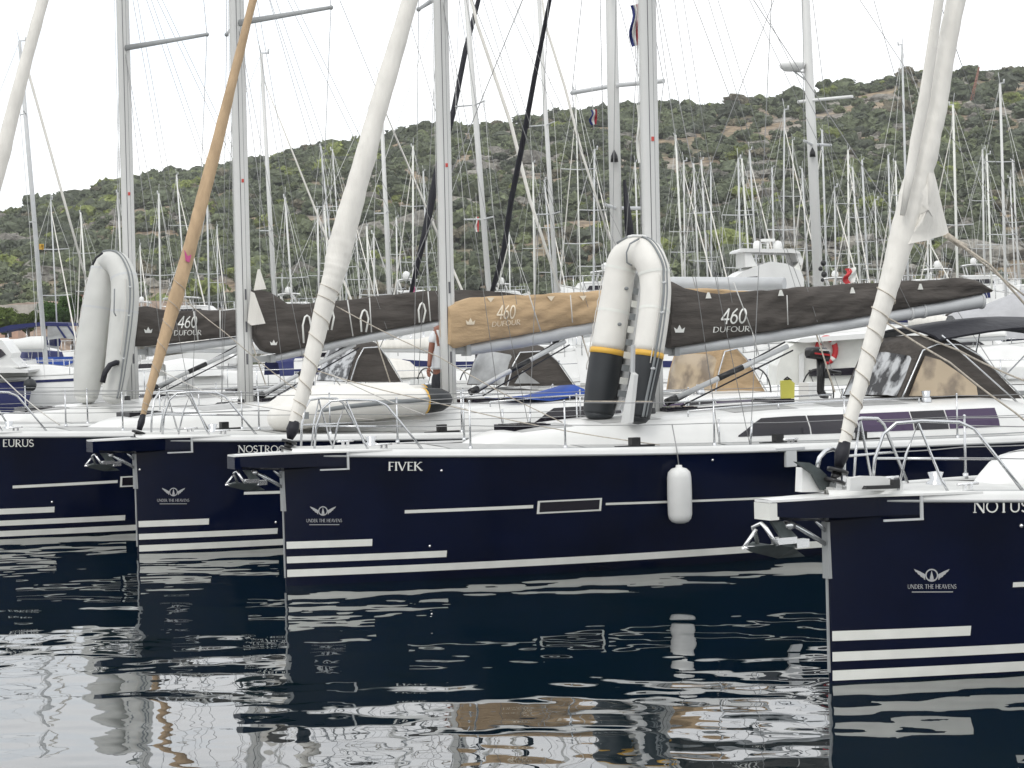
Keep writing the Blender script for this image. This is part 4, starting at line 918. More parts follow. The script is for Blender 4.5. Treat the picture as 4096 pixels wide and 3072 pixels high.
# jib sheets: led from the furled sails along the decks
def sheet(b, pts, m='rope', r=.007, name='jib_sheet'):
    P_ = [b.at(x, y, v) for x, y, v in pts]; L = []
    for i in range(len(P_)-1):
        for k in range(8):
            t = k/8; p = P_[i].lerp(P_[i+1], t); p.z -= .05*math.sin(PI*t)*(P_[i+1]-P_[i]).length/3; L.append(p)
    L.append(P_[-1]); q = MB(); q.tube(L, r, 5); return b.part(q, name, m)
sheet(F_, [(1345, 1225, 0), (1760, 1430, -.5), (2250, 1690, -.9)]); sheet(F_, [(1230, 1470, 0), (1700, 1600, -.6), (2640, 1780, -1.4)]); sheet(F_, [(1360, 1540, 0), (1330, 1500, -.3), (1700, 1660, -.8)], 'ropew')
sheet(T_, [(3545, 1290, -.06), (3800, 1450, -.4), (4060, 1650, -.7), (4200, 1760, -.8)], 'rope', .009); sheet(T_, [(3530, 1260, -.06), (3830, 1400, .2), (4200, 1560, .4)], 'rope', .009)
sheet(N_, [(705, 1000+170, 0), (900, 1330, -.4), (1240, 1600, -.9)]); sheet(N_, [(620, 1470, 0), (900, 1600, -.7), (1500, 1680, -1.2)], 'ropew')
sheet(E_, [(0, 1500, -.5), (130, 1620, -1.0), (240, 1700, -1.5)], 'ropew', .01)
# loose clew of the NOTUS headsail and its sheets
q = MB(); poly = [(3700, 585), (3716, 600), (3750, 720), (3775, 850), (3792, 936), (3700, 962), (3640, 975), (3610, 985), (3600, 1000), (3600, 900), (3640, 760)]
pts = [T_.at(x, y, -.05 - .06*math.sin(i*1.3)) for i, (x, y) in enumerate(poly)]; cen = sum(pts, v3(0, 0, 0))/len(pts)+v3(0, -.09, 0)
rows = [[lerp(p, cen, t)+v3(0, .02*math.sin(7*t+i), 0) for t in (0, .33, .66, 1)] for i, p in enumerate(pts)]; rows.append(rows[0])
q.grid(rows); back = [[p+v3(0, .012, 0) for p in r] for r in rows]; q.grid(back[::-1]); T_.part(q, 'clew', 'sail', T_.fs)
q = MB(); a = T_.at(3790, 942, -.06)
q.tube([a, T_.at(3835, 975, -.05), T_.at(3862, 985, -.05)], .03, 7); q.tube([a, T_.at(3960, 1060, -.2), T_.at(4200, 1330, -.5)], .013, 6); q.tube([T_.at(3840, 980, 0), T_.at(3990, 1100, .3), T_.at(4200, 1260, .5)], .010, 6); T_.part(q, 'clew_sheet', 'rope', T_.fs)
q = MB(); L = [T_.at(x, y, -.13) for x, y in ((3756, 0), (3738, 120), (3718, 260), (3696, 400), (3664, 560), (3640, 700), (3610, 860))]; e = L[0]+(L[0]-L[1])*9
q.tube([e]+L, [.04]+[.052, .055, .06, .065, .065, .05, .02], 10, ry=.03); T_.part(q, 'furled_second_sail', 'sail', T_.fs)
# second, stowed anchor with grey hoop and white locker panel on the NOTUS bow
q = MB(); q.prism([T_.at(x, y, .25) for x, y in ((3184, 1868), (3215, 1878), (3245, 1905), (3262, 1945), (3278, 1955), (3278, 1966), (3180, 1966))], (0, -.1, 0)); T_.part(q, 'bow_locker', 'white')
q = MB(); q.prism([T_.at(x, y, .12) for x, y in ((3172, 1846), (3225, 1850), (3262, 1870), (3290, 1895), (3312, 1925), (3310, 1962), (3278, 1960), (3262, 1935), (3240, 1895))], (0, -.05, 0)); a2 = T_.part(q, 'stowed_anchor', 'fluke')
q = MB(); q.tube([T_.at(x, y, .08) for x, y in ((3268, 1870), (3278, 1830), (3300, 1805), (3328, 1796), (3345, 1800))], .022, 7); T_.part(q, 'anchor_hoop', 'steel', a2)
q = MB(); q.prism([T_.at(x, y, .05) for x, y in ((3322, 1910), (3335, 1905), (3345, 1962), (3315, 1964))], (0, -.1, 0)); q.prism([T_.at(x, y, .05) for x, y in ((3372, 1905), (3384, 1905), (3390, 1962), (3372, 1962))], (0, -.1, 0)); T_.part(q, 'tack_plate', 'chrome')
q = MB(); q.prism([T_.at(x, y, -.30) for x, y in ((3402, 1912), (3450, 1904), (3540, 1906), (3560, 1920), (3612, 1924), (3614, 1962), (3400, 1964))], (0, .05, 0)); T_.part(q, 'anchor_well_lid', 'white')
q = MB(); q.prism([T_.at(x, y, -.42) for x, y in ((3574, 1918), (3600, 1918), (3600, 1954), (3460, 1958), (3468, 1944), (3574, 1940))], (0, .05, 0)); T_.part(q, 'locker_recess', 'blackp')
# short bulwark line near the NOTUS rail
q = MB(); q.grid([[(u, -.95-.12*(u-2), deck_z(u)+.01), (u, -.90-.12*(u-2), deck_z(u)+.10), (u, -.3-.1*(u-2), deck_z(u)+.13)] for u in (.9, 1.4, 2, 2.6, 3.2)]); 
# ------------------------------------------------------------------ tenders (inflatable dinghies), fender, people, loose gear
def wtube(b, pts, n=14):                    # pts (px, py, v, width px) -> world points and radii
    P_ = []; R_ = []
    for x, y, v, w in pts:
        p = b.w(*b.at(x, y, v)); P_.append(p); R_.append(w*p.y/FPX/2)
    return P_, R_
def dens(P_, R_, k=5):
    """smooth (Catmull-Rom) resampling of a path with radii"""
    Q = []; RR = []; n = len(P_)
    for i in range(n-1):
        p0, p1, p2, p3 = P_[max(i-1, 0)], P_[i], P_[i+1], P_[min(i+2, n-1)]
        for j in range(k):
            t = j/k; Q.append(.5*((2*p1)+(p2-p0)*t+(2*p0-5*p1+4*p2-p3)*t*t+(3*p1-p0-3*p2+p3)*t**3)); RR.append(lerp(R_[i], R_[i+1], t))
    return Q+[P_[-1]], RR+[R_[-1]]
def frame(t, up):
    a = (up-t*up.dot(t)).normalized(); return a, t.cross(a)
def tender_upright(b, label, left, right, bow, m, blackends, nrm):
    """an inflatable dinghy stood on its stern: two side tubes joined by the bow; nrm = boat-space direction its bottom faces"""
    pts = left+bow+right[::-1]; P_, R_ = wtube(b, pts); Q, R = dens(P_, R_, 6)
    base = v3(*((P_[0]+P_[-1])/2)); o = empty('inflatable_dinghy', label, 'dinghy', base, 0, 'inflatable dinghies on the foredecks')
    def tb(a, c, name, mm, grow=0, par=None, cap=True):
        q = MB(); q.tube(Q[a:c], [r+grow for r in R[a:c]], 18, up=(0, 1, .1), cap=cap); return q.build(name, mm, par or o, True)
    n = len(Q)
    k1 = int(n*.155) if blackends else 0; k2 = n-int(n*.150) if blackends else n
    tb(k1, k2, 'tube', m)
    if blackends:
        tb(0, k1+1, 'tube_end', 'rubber', .002); tb(k2-1, n, 'tube_end', 'rubber', .002)
        for a, c in ((k1-1, k1+1), (k2-1, k2+1)): tb(a, c, 'band', 'yellow', .010)
    # end cones
    for e, d_ in ((0, (Q[0]-Q[1]).normalized()), (n-1, (Q[-1]-Q[-2]).normalized())):
        q = MB(); q.tube([Q[e], Q[e]+d_*R[e]*.35, Q[e]+d_*R[e]*.55], [R[e], R[e]*.75, R[e]*.2], 16); q.build('end_cone', 'rubber' if blackends else m, o, True)
    # rubbing strakes and seams
    N3 = (b.M.to_3x3() @ v3(*nrm)).normalized()
    st = []; C0 = sum(P_, v3(0, 0, 0))/len(P_)
    for i, p in enumerate(Q):
        t = (Q[min(i+1, n-1)]-Q[max(i-1, 0)]).normalized(); out = (p-C0); out = (out-t*out.dot(t)).normalized(); 
        dv = (out*1.0+v3(0, -1.0, 0)*(.72 if i > n*.42 else .05)).normalized(); dv = (dv-t*dv.dot(t)).normalized(); st.append((p, dv, t))
    for off, wd in ((1.0, .032),):
        q = MB(); q.tube([p+dv*R[i]*off for i, (p, dv, t) in enumerate(st)], wd, 8, ry=wd*.5); q.build('rubbing_strake', 'strake', o, True)
        q = MB(); q.tube([p+(dv+v3(.3, .1, 0)).normalized()*R[i]*1.0 for i, (p, dv, t) in enumerate(st)], .012, 6); q.build('seam', 'strake', o, True)
    for f in (.24, .36, .64, .76):
        i = int(n*f); q = MB(); t = (Q[i+1]-Q[i]).normalized(); q.tube([Q[i]-t*.02, Q[i]+t*.02], R[i]+.004, 18, cap=False); q.build('seam', 'cream' if blackends else 'lgrey', o, True)
    for f in (.12, .22, .30):                # grab-line patches and the line between them on the outer side
        for g in (f, 1-f):
            i = int(n*g); p, dv, t = st[i]; sv = dv.cross(t); q = MB(); c = p+(dv*.9+sv*.0).normalized()*R[i]*1.01; q.ball(c, .035, 8, .6); q.build('line_patch', 'lgrey', o, True)
    for rg in (range(int(n*.12), int(n*.34)), range(int(n*.66), int(n*.88))):
        q = MB(); q.tube([st[i][0]+(st[i][1]+v3(-.25, -.3, 0)).normalized()*(R[i]+.02+.02*abs(math.sin(i*1.3))) for i in rg], .008, 5); q.build('grab_line', 'ropew', o, True)
    return o, Q, R, st, base
# white tender on FIVEK
left = [(2394, 1655, -.25, 122), (2406, 1560, -.25, 132), (2424, 1440, -.25, 134), (2444, 1310, -.25, 130), (2464, 1190, -.25, 126), (2478, 1100, -.25, 122)]
bow = [(2496, 1040, -.28, 126), (2534, 1012, -.40, 130), (2578, 1016, -.60, 132), (2608, 1058, -.78, 130)]
right = [(2548, 1668, -1.0, 104), (2566, 1560, -1.0, 114), (2590, 1430, -1.0, 122), (2610, 1300, -.98, 124), (2622, 1190, -.92, 124), (2620, 1115, -.85, 124)]
d1, Q, R, st, base = tender_upright(F_, 'white inflatable dinghy with black tube ends and yellow bands, upright against mast', left, right, bow, 'dinghy', True, (1, 0, 0))
def world_poly(b, pts, off, name, m, par, th=.03):
    q = MB(); q.prism([b.w(*b.at(x, y, v)) for x, y, v in pts], b.M.to_3x3() @ v3(*off)); return q.build(name, m, par, True)
fl = world_poly(F_, [(2538, 1080, -.2), (2556, 1110, -.35), (2548, 1300, -.5), (2520, 1520, -.6), (2478, 1640, -.6), (2440, 1640, -.2), (2480, 1300, -.15)], (.10, .0, 0), 'floor', 'lgrey', d1)
for i in range(9):
    t = i/8; y = lerp(1150, 1560, t); xc = lerp(2545, 2490, t); hw = lerp(10, 17, t)
    world_poly(F_, [(xc-hw, y, -.62), (xc+hw, y+4, -.62), (xc+hw-4, y+30, -.62), (xc-hw-4, y+26, -.62)], (.02, .03, 0), 'slat', 'strake' if i % 2 == 0 else 'cream', fl)
world_poly(F_, [(2524, 1490, -1.28), (2537, 1500, -1.28), (2517, 1692, -1.28), (2483, 1690, -1.28)], (.10, .06, 0), 'transom', 'white', d1)
world_poly(F_, [(2524, 1380, -1.26), (2533, 1380, -1.26), (2531, 1490, -1.26), (2521, 1490, -1.26)], (.06, .04, 0), 'transom_bracket', 'lgrey', d1)
for x, y in ((2506, 1154), (2478, 1297)):
    q = MB(); c = F_.w(*F_.at(x, y, -.25-.22)); q.ball(c, .030, 10, .8); q.build('valve', 'strake', d1, True)
q = MB(); c0 = [F_.w(*F_.at(x, y, -.62)) for x, y in ((2512, 948), (2530, 944), (2570, 944), (2592, 950))]; q.tube(c0, .02, 6); q.build('grab_handle', 'white', d1, True)
q = MB(); q.tube([F_.w(*F_.at(x, y, v)) for x, y, v in ((2556, 955, -.68), (2520, 975, -.72), (2506, 1010, -.74), (2508, 1050, -.70), (2528, 1062, -.70))], .012, 6); q.build('bow_line', 'strake', d1, True)
q = MB(); q.tube([F_.w(*F_.at(x, y, v)) for x, y, v in ((2340, 1605, -.6), (2480, 1606, -1.1), (2610, 1606, -1.35))], .008, 5); q.build('lashing', 'rope', d1, True)
# pale grey tender on the farthest yacht
left = [(344, 1590, -.25, 92), (354, 1500, -.25, 120), (366, 1400, -.25, 128), (382, 1290, -.25, 126), (398, 1180, -.25, 120), (412, 1105, -.25, 112)]
bow = [(426, 1064, -.25, 104), (446, 1052, -.4, 100), (470, 1058, -.6, 100), (488, 1090, -.75, 104)]
right = [(450, 1592, -.95, 88), (466, 1500, -.95, 100), (480, 1400, -.95, 108), (492, 1300, -.95, 112), (500, 1200, -.92, 112), (498, 1130, -.85, 110)]
d2, Q, R, st, base = tender_upright(A_, 'pale grey inflatable dinghy with grey stripes, propped upright at left of a mast', left, right, bow, 'dinghyg', False, (1, 0, 0))
q = MB(); c = A_.w(*A_.at(407, 1308, -.5)); q.ball(c, .03, 10); q.build('valve', 'strake', d2, True)
world_poly(A_, [(440, 1090, -.2), (448, 1200, -.5), (440, 1330, -.55), (412, 1540, -.5), (395, 1530, -.2), (420, 1200, -.15)], (.10, 0, 0), 'floor', 'dinghyg', d2)
q = MB(); q.tube([A_.w(*A_.at(x, y, -1.2)) for x, y in ((410, 1530), (420, 1490), (440, 1460), (465, 1450), (474, 1452))], .05, 8); q.build('carry_strap', 'black', d2, True)
q = MB(); q.tube([A_.w(*A_.at(x, y, -.5)) for x, y in ((370, 1060), (384, 1032), (410, 1012))], .02, 8); q.build('painter', 'black', d2, True)
q = MB(); q.tube([A_.w(*A_.at(x, y, -1.2)) for x, y in ((458, 1155), (457, 1210), (456, 1250), (464, 1264))], .012, 8); q.build('handle', 'strake', d2, True)
# upturned white tender lying on the NOSTROCCO foredeck
near = [(1690, 1604, -.95, 104), (1600, 1612, -.95, 112), (1480, 1622, -.95, 118), (1350, 1636, -.92, 120), (1240, 1655, -.8, 116)]
bw = [(1150, 1672, -.55, 104), (1118, 1672, -.15, 100), (1148, 1650, .35, 92), (1240, 1622, .6, 92)]
far = [(1690, 1584, .7, 92), (1550, 1590, .7, 92), (1400, 1598, .7, 92)]
P_, R_ = wtube(N_, near+bw+far[::-1]); Qd, Rd = dens(P_, R_, 6)
d3 = empty('inflatable_dinghy', 'white inflatable dinghy lying upturned on foredeck behind furled white headsail', 'dinghy', v3(*((P_[0]+P_[-1])/2)), 0, 'inflatable dinghies on the foredecks')
q = MB(); q.tube(Qd, Rd, 18, up=(0, 0, 1)); q.build('tube', 'dinghy', d3, True)
for a, c in ((0, 3),):
    for pp, rr in ((Qd[:2], Rd[:2]), (Qd[-2:], Rd[-2:])):
        d_ = N_.M.to_3x3() @ v3(1, 0, .0); e = pp[0] if pp is Qd[:2] else pp[-1]
for e, r in ((Qd[0], Rd[0]), (Qd[-1], Rd[-1])):
    d_ = N_.M.to_3x3() @ v3(1, 0, .02)
    q = MB(); q.tube([e, e+d_*.03], r*1.02, 16); q.build('band', 'yellow', d3, True)
    q = MB(); q.tube([e+d_*.03, e+d_*.32, e+d_*.45, e+d_*.52], [r*1.0, r*.9, r*.6, r*.15], 16); q.build('tube_end', 'rubber', d3, True)
hb = []
for u_ in np.linspace(0, 1, 12):
    xa = lerp(1195, 1672, u_); yn = interp(xa, [1195, 1300, 1500, 1672], [1640, 1590, 1572, 1560]); yt = interp(xa, [1195, 1250, 1330, 1500, 1672], [1622, 1562, 1540, 1530, 1526])
    a = N_.at(xa, yn, -.78); c = N_.at(xa, yt, -.15); e = v3(a.x, .62, a.z); g = v3(a.x, -.15, c.z)
    hb.append([N_.w(*p) for p in (a, a.lerp(g, .55)+v3(0, 0, .04), g, v3(a.x, .2, c.z-.01), e)])
q = MB(); q.grid(hb); q.add(hb[-1], [tuple(range(5))], False); q.build('hull_bottom', 'dinghy', d3, True)
q = MB(); q.tube([p+N_.M.to_3x3() @ v3(0, -.99, .15)*r for p, r in list(zip(Qd, Rd))[:26]], .035, 8, ry=.02); q.build('rubbing_strake', 'strake', d3, True)
q = MB(); c = N_.w(*N_.at(1222, 1662, -1.2)); q.box(c-v3(.05, .03, .05), c+v3(.05, .03, .05)); q.build('tow_patch', 'strake', d3, True)
# fender on the FIVEK side
fp = F_.hull_pt(2690, 1980); c = F_.w(fp.x, fp.y-.17, fp.z)
fen = empty('fender', 'white cylindrical fender hanging on the side of navy yacht FIVEK', 'fender', c-v3(0, 0, .37))
q = MB(); prof = [(.0, -.36), (.06, -.358), (.11, -.34), (.145, -.30), (.158, -.24), (.162, 0), (.158, .24), (.145, .31), (.10, .355), (.045, .37), (.04, .40), (.0, .405)]; q.lathe(prof, c, 24); q.build('body', mat('fender_vinyl', (.68, .68, .66), .38, bump=.003, bscale=6, var=.04), fen, True)
q = MB(); q.tube([c+v3(0, 0, .39), F_.w(fp.x, -_deck(fp.x)-.03, sheer(fp.x)+.03), F_.w(fp.x, -rail_v(fp.x), deck_z(fp.x)+.3)], .008, 5); q.build('line', 'wire', fen, True)
# person on the NOSTROCCO side deck, leaning towards the mast
def person():
    P = lambda x, y, v=.55: N_.w(*N_.at(x, y, v))
    hip = P(1768, 1500); base = v3(hip.x, hip.y, N_.w(0, 0, deck_z(6)+.3).z)
    o = empty('person', 'person in white shirt and dark shorts working behind the mast beside tan cover', 'person', base)
    foot = base.z
    def skinned(name, verts, edges, radii, m, root=0, sub=2):
        me = bpy.data.meshes.new(name); me.from_pydata([tuple(v-base) for v in verts], edges, []); me.update(); ob = bpy.data.objects.new(name, me); C.objects.link(ob); ob.parent = o
        sk = ob.modifiers.new('skin', 'SKIN'); sk.use_smooth_shade = True
        for i, r in enumerate(radii): me.skin_vertices[0].data[i].radius = (r[0], r[1]) if hasattr(r, '__len__') else (r, r); me.skin_vertices[0].data[i].use_root = (i == root)
        ss = ob.modifiers.new('sub', 'SUBSURF'); ss.levels = ss.render_levels = sub; me.materials.append(M[m]); return ob
    chest = P(1756, 1365); neck = P(1752, 1318); head = P(1788, 1290, .5); nd = (N_.M.to_3x3() @ v3(1, 0, 0)); sd = (N_.M.to_3x3() @ v3(0, 1, 0))
    shL = P(1736, 1332); shR = neck+nd*.18+sd*.12-v3(0, 0, .03); elL = P(1722, 1412); waL = P(1716, 1470, .45); elR = shR+nd*.25-v3(0, 0, .1); waR = elR+nd*.26+v3(0, 0, .12)
    wst = P(1758, 1440); hpL = hip-nd*.09; hpR = hip+nd*.09
    knL = v3(hpL.x-.02, hpL.y, lerp(hip.z, foot, .5)); knR = v3(hpR.x+.04, hpR.y, lerp(hip.z, foot, .5)); anL = v3(knL.x, knL.y, foot+.09); anR = v3(knR.x, knR.y, foot+.09)
    toL = anL-nd*.16-v3(0, 0, .06); toR = anR-nd*.16-v3(0, 0, .06)
    V = [hip, wst, chest, neck, shL, elL, waL, shR, elR, waR, hpL, knL, anL, toL, hpR, knR, anR, toR, head-v3(0, 0, .05)]
    E = [(0, 1), (1, 2), (2, 3), (2, 4), (4, 5), (5, 6), (2, 7), (7, 8), (8, 9), (0, 10), (10, 11), (11, 12), (12, 13), (0, 14), (14, 15), (15, 16), (16, 17), (3, 18)]
    Rr = [.13, .12, .14, .055, .065, .045, .032, .065, .045, .032, .085, .06, .04, .035, .085, .06, .04, .035, .06]
    body = skinned('body', V, E, Rr, 'skin')
    skinned('shirt', [wst-v3(0, 0, .12), wst, chest, neck-v3(0, 0, .03), shL, shL.lerp(elL, .55), shR, shR.lerp(elR, .55)], [(0, 1), (1, 2), (2, 3), (2, 4), (4, 5), (2, 6), (6, 7)], [.155, .145, .165, .075, .088, .075, .088, .075], 'shirt', 1)
    skinned('shorts', [hip+v3(0, 0, .06), hip, hpL, hpL.lerp(knL, .85), hpR, hpR.lerp(knR, .85)], [(0, 1), (1, 2), (2, 3), (1, 4), (4, 5)], [.145, .145, .105, .09, .105, .09], 'shorts', 1)
    q = MB(); hc = head; rows = []
    for i in range(11):
        a = PI*i/10; rr = .078*math.sin(a); z = -.115*math.cos(a); row = []
        for j in range(16):
            t = 2*PI*j/16; dx = math.cos(t)*rr*(1.12); dy = math.sin(t)*rr*.95; nose = .025 if (abs(t-PI) < .25 and 4 <= i <= 5) else 0; row.append(hc+nd*(dx-nose)+sd*dy+v3(0, 0, z))
        rows.append(row)
    q.grid(rows, True, True)
    for s in (-1, 1): q.ball(hc+sd*s*.078+v3(0, 0, -.005), .02, 6)
    q.build('head', 'skin', o, True)
    for s in (-1, 1):
        q = MB(); q.ball(hc-nd*.078+sd*s*.03+v3(0, 0, .01), .011, 6); q.build('eye', 'blackp', o, True)
    q = MB(); q.tube([hc-nd*.083+sd*.022-v3(0, 0, .05), hc-nd*.086-v3(0, 0, .052), hc-nd*.083-sd*.022-v3(0, 0, .05)], .005, 5); q.build('mouth', 'redc', o, True)
    q = MB(); rows = []
    for i in range(6):
        a = PI*i/10; rr = .084*math.sin(a); row = []
        for j in range(16):
            t = 2*PI*j/16; row.append(hc+nd*(math.cos(t)*rr*1.15+.012)+sd*math.sin(t)*rr+v3(0, 0, .122*math.cos(a)+(.0 if i < 5 else (.03 if abs(t-PI) < 1.2 else -.04))))
        rows.append(row)
    q.grid(rows, True, True); q.build('hair', 'hair', o, True)
    for wr, el in ((waL, elL), (waR, elR)):   # hands: palm, four fingers of different length, thumb
        d = (wr-el).normalized(); a = (sd-d*sd.dot(d)).normalized(); c = d.cross(a); V = [wr, wr+d*.05, wr+d*.09]; E = [(0, 1), (1, 2)]; R_ = [(.024, .018), (.038, .017), (.04, .015)]
        for k, (o_, ln) in enumerate([(-.03, .062), (-.01, .075), (.01, .07), (.03, .055)]):
            i0 = len(V); V += [wr+d*.10+a*o_, wr+d*(.10+ln*.6)+a*o_+c*.012, wr+d*(.10+ln*.85)+a*o_+c*.035]; E += [(2, i0), (i0, i0+1), (i0+1, i0+2)]; R_ += [.010, .009, .008]
        i0 = len(V); V += [wr+d*.06-a*.05, wr+d*.10-a*.065]; E += [(1, i0), (i0, i0+1)]; R_ += [.012, .010]; skinned('hand', V, E, R_, 'skin', 1, 1)
    return o
person()
# blue cover lying along the NOSTROCCO deck
def blanket():
    rows = []
    for i in range(13):
        t = i/12; x = lerp(2060, 2345, t); yt = interp(x, [2060, 2200, 2260, 2345], [1590, 1575, 1560, 1535]); yb = interp(x, [2060, 2200, 2345], [1592, 1604, 1578])
        a = N_.at(x, yb, -.95); c = N_.at(x, yt, -.55); rows.append([N_.w(*p) for p in (v3(a.x, -.97, a.z), v3(a.x, -.9, lerp(a.z, c.z, .6)+.01*math.sin(i*2)), v3(a.x, -.6, c.z), v3(a.x, -.2, c.z-.02), v3(a.x, 0, a.z))])
    q = MB(); q.grid(rows); q.add(rows[-1], [(0, 1, 2, 3, 4)], False); o = q.build('canvas_cover', 'blue'); tag(origin(o), 'bright blue canvas cover on the deck left of the white upright dinghy', 'cover')
blanket()
# outboard motor clamped to the FIVEK pushpit, lifebuoy, yellow jerrycan, wheel pedestal box
def outboard():
    v = 1.2; P = lambda x, y, vv=v: F_.w(*F_.at(x, y, vv))
    b0 = P(3270, 1590); o = empty('outboard_motor', 'black outboard motor with red trim on rail below red lifebuoy', 'outboard motor', b0)
    q = MB(); rows = []
    for (x, yt, yb, w) in ((3230, 1402, 1424, .07), (3236, 1390, 1432, .11), (3262, 1387, 1436, .13), (3292, 1390, 1440, .13), (3305, 1402, 1446, .10)):
        t = P(x, yt); c = P(x, yb); d = F_.M.to_3x3() @ v3(0, 1, 0); rows.append([c-d*w*.7, c.lerp(t, .3)-d*w, c.lerp(t, .8)-d*w, t-d*w*.6, t+d*w*.6, c.lerp(t, .8)+d*w, c.lerp(t, .3)+d*w, c+d*w*.7])
    q.grid(rows, True, True); q.add(rows[0], [tuple(range(8))], False); q.add(rows[-1], [tuple(range(8))[::-1]], False); cw = q.build('cowling', 'blackp', o, True)
    q = MB(); d = F_.M.to_3x3() @ v3(0, 1, 0)
    q.prism([P(3240, 1410)-d*.135, P(3296, 1416)-d*.15, P(3296, 1424)-d*.15, P(3240, 1416)-d*.135], d*.02); q.build('trim', 'red', cw, True)
    q = MB(); q.prism([P(3258, 1396)-d*.135, P(3300, 1398)-d*.14, P(3300, 1404)-d*.14, P(3258, 1403)-d*.135], d*.02); q.build('marking', 'letter', cw, True)
    q = MB(); q.tube([P(3285, 1436), P(3284, 1500), P(3282, 1570)], [.075, .06, .055], 10); q.build('leg', 'blackp', o, True)
    q = MB(); q.tube([P(3282, 1565), P(3292, 1580), P(3310, 1590)], [.06, .06, .03], 8); q.build('gearcase', 'blackp', o, True)
    q = MB(); q.box(P(3300, 1500)-v3(.08, .05, .05), P(3300, 1500)+v3(.08, .05, .05)); q.build('clamp', 'blackp', o, True)
    q = MB(); q.tube([P(3300, 1480), P(3330, 1488), P(3362, 1492)], .03, 7); q.build('tiller', 'blackp', o, True)
    # lifebuoy
    c = PW(3306, 1400, 50.1); ax = v3(.19, 0, 0); uz = v3(0, 0, .25)
    lb = empty('lifebuoy', 'red ring lifebuoy hung on the white catamaran above the outboard motor', 'lifebuoy', c-v3(0, 0, .32))
    ring = [c+ax*math.cos(a)+uz*math.sin(a) for a in [2*PI*i/36 for i in range(37)]]
    q = MB(); q.tube(ring, .062, 12, cap=False); rg = q.build('ring', 'red', lb, True)
    for k in (3, 12, 21, 30):
        q = MB(); q.tube(ring[k:k+3], .066, 12); q.build('reflective_band', 'cream', rg, True)
    # yellow canister
    c = F_.w(*F_.at(3150, 1555, .5)); yj = empty('jerrycan', 'yellow canister standing in the cockpit beside the steering wheel', 'canister', c-v3(0, 0, .12))
    q = MB(); q.prism([c+v3(-.10, -.06, -.14), c+v3(.09, -.06, -.14), c+v3(.10, -.06, .08), c+v3(.04, -.06, .13), c+v3(-.10, -.06, .12)], (0, .12, 0)); q.build('body', 'yellow2', yj, True)
    q = MB(); q.tube([c+v3(0, 0, .12), c+v3(0, 0, .15)], .03, 8); q.tube([c+v3(-.05, 0, .13), c+v3(0, 0, .17), c+v3(.06, 0, .12)], .012, 6); q.build('cap', 'blackp', yj, True)
    # pushpit seat rail pieces and control console
    q = MB(); q.box((10.75, .30, deck_z(11)+.12), (11.15, .72, deck_z(11)+.62)); F_.part(q, 'console', 'white')
    for z in (.5, .34):
        q = MB(); q.box((10.80, .29, deck_z(11)+z), (11.02, .30, deck_z(11)+z+.09)); F_.part(q, 'console_display', 'blackp')
    q = MB(); q.prism([F_.at(x, y, .1) for x, y in ((3640, 1560), (3700, 1490), (3740, 1470), (3752, 1530), (3740, 1570))], (0, .15, 0)); F_.part(q, 'red_towel', 'redc')
    q = MB(); q.tube([F_.at(3640, 1580, -.2), F_.at(3700, 1565, -.2), F_.at(3800, 1560, -.2), F_.at(3820, 1580, -.2)], .09, 8); F_.part(q, 'folded_cover', 'strake')
outboard()
# flags
def flag(px, py, Y, cols, w, h, label, wave=.05, pole=None):
    c = PW(px, py, Y); s = Y/FPX; o = empty('flag', label, 'flag', (c.x, c.y, c.z-h*s))
    n = len(cols)
    for k, cm in enumerate(cols):
        rows = []
        for i in range(9):
            z = -h*s*i/8; rows.append([(c.x+lerp(-w, w, (k+j/3)/n)*s/2*(1-.25*math.sin(i*.9))+.15*w*s*math.sin(i*.8), c.y+wave*math.sin(i+k+j), c.z+z+.12*w*s*(k+j/3)/n) for j in range(4)])
        q = MB(); q.grid(rows); q.grid([[(p[0], p[1]+.006, p[2]) for p in r][::-1] for r in rows]); q.build('stripe', cm, o, True)
    q = MB(); q.tube([(c.x, c.y, c.z-h*s*1.3), (c.x-.02, c.y, c.z+h*s*1.6)], .006 if pole is None else pole, 5); q.build('halyard', 'wirel', o, True)
flag(2538, 20, 38, ['flagb', 'letter', 'flagr'], 34, 165, 'long red, white and blue courtesy flag hanging at top between two masts', .06)
flag(2374, 440, 44, ['flagb', 'letter', 'flagr'], 26, 60, 'small red, white and blue flag hanging below the spreader', .04)
flag(2556, 420, 46, ['letter', 'sail'], 22, 230, 'furled white flag strips hanging between the two centre masts', .04)
flag(1908, 868, 90, ['letter', 'red'], 12, 60, 'tiny white and red flag right of the second centre mast', .04)
flag(3400, 1075, 75, ['red', 'letter'], 46, 60, 'red and white ensign above the long brown sail cover', .08)
flag(1652, 1145, 80, ['pink'], 14, 30, 'small pink pennant above the brown cover left of the mast', .05)
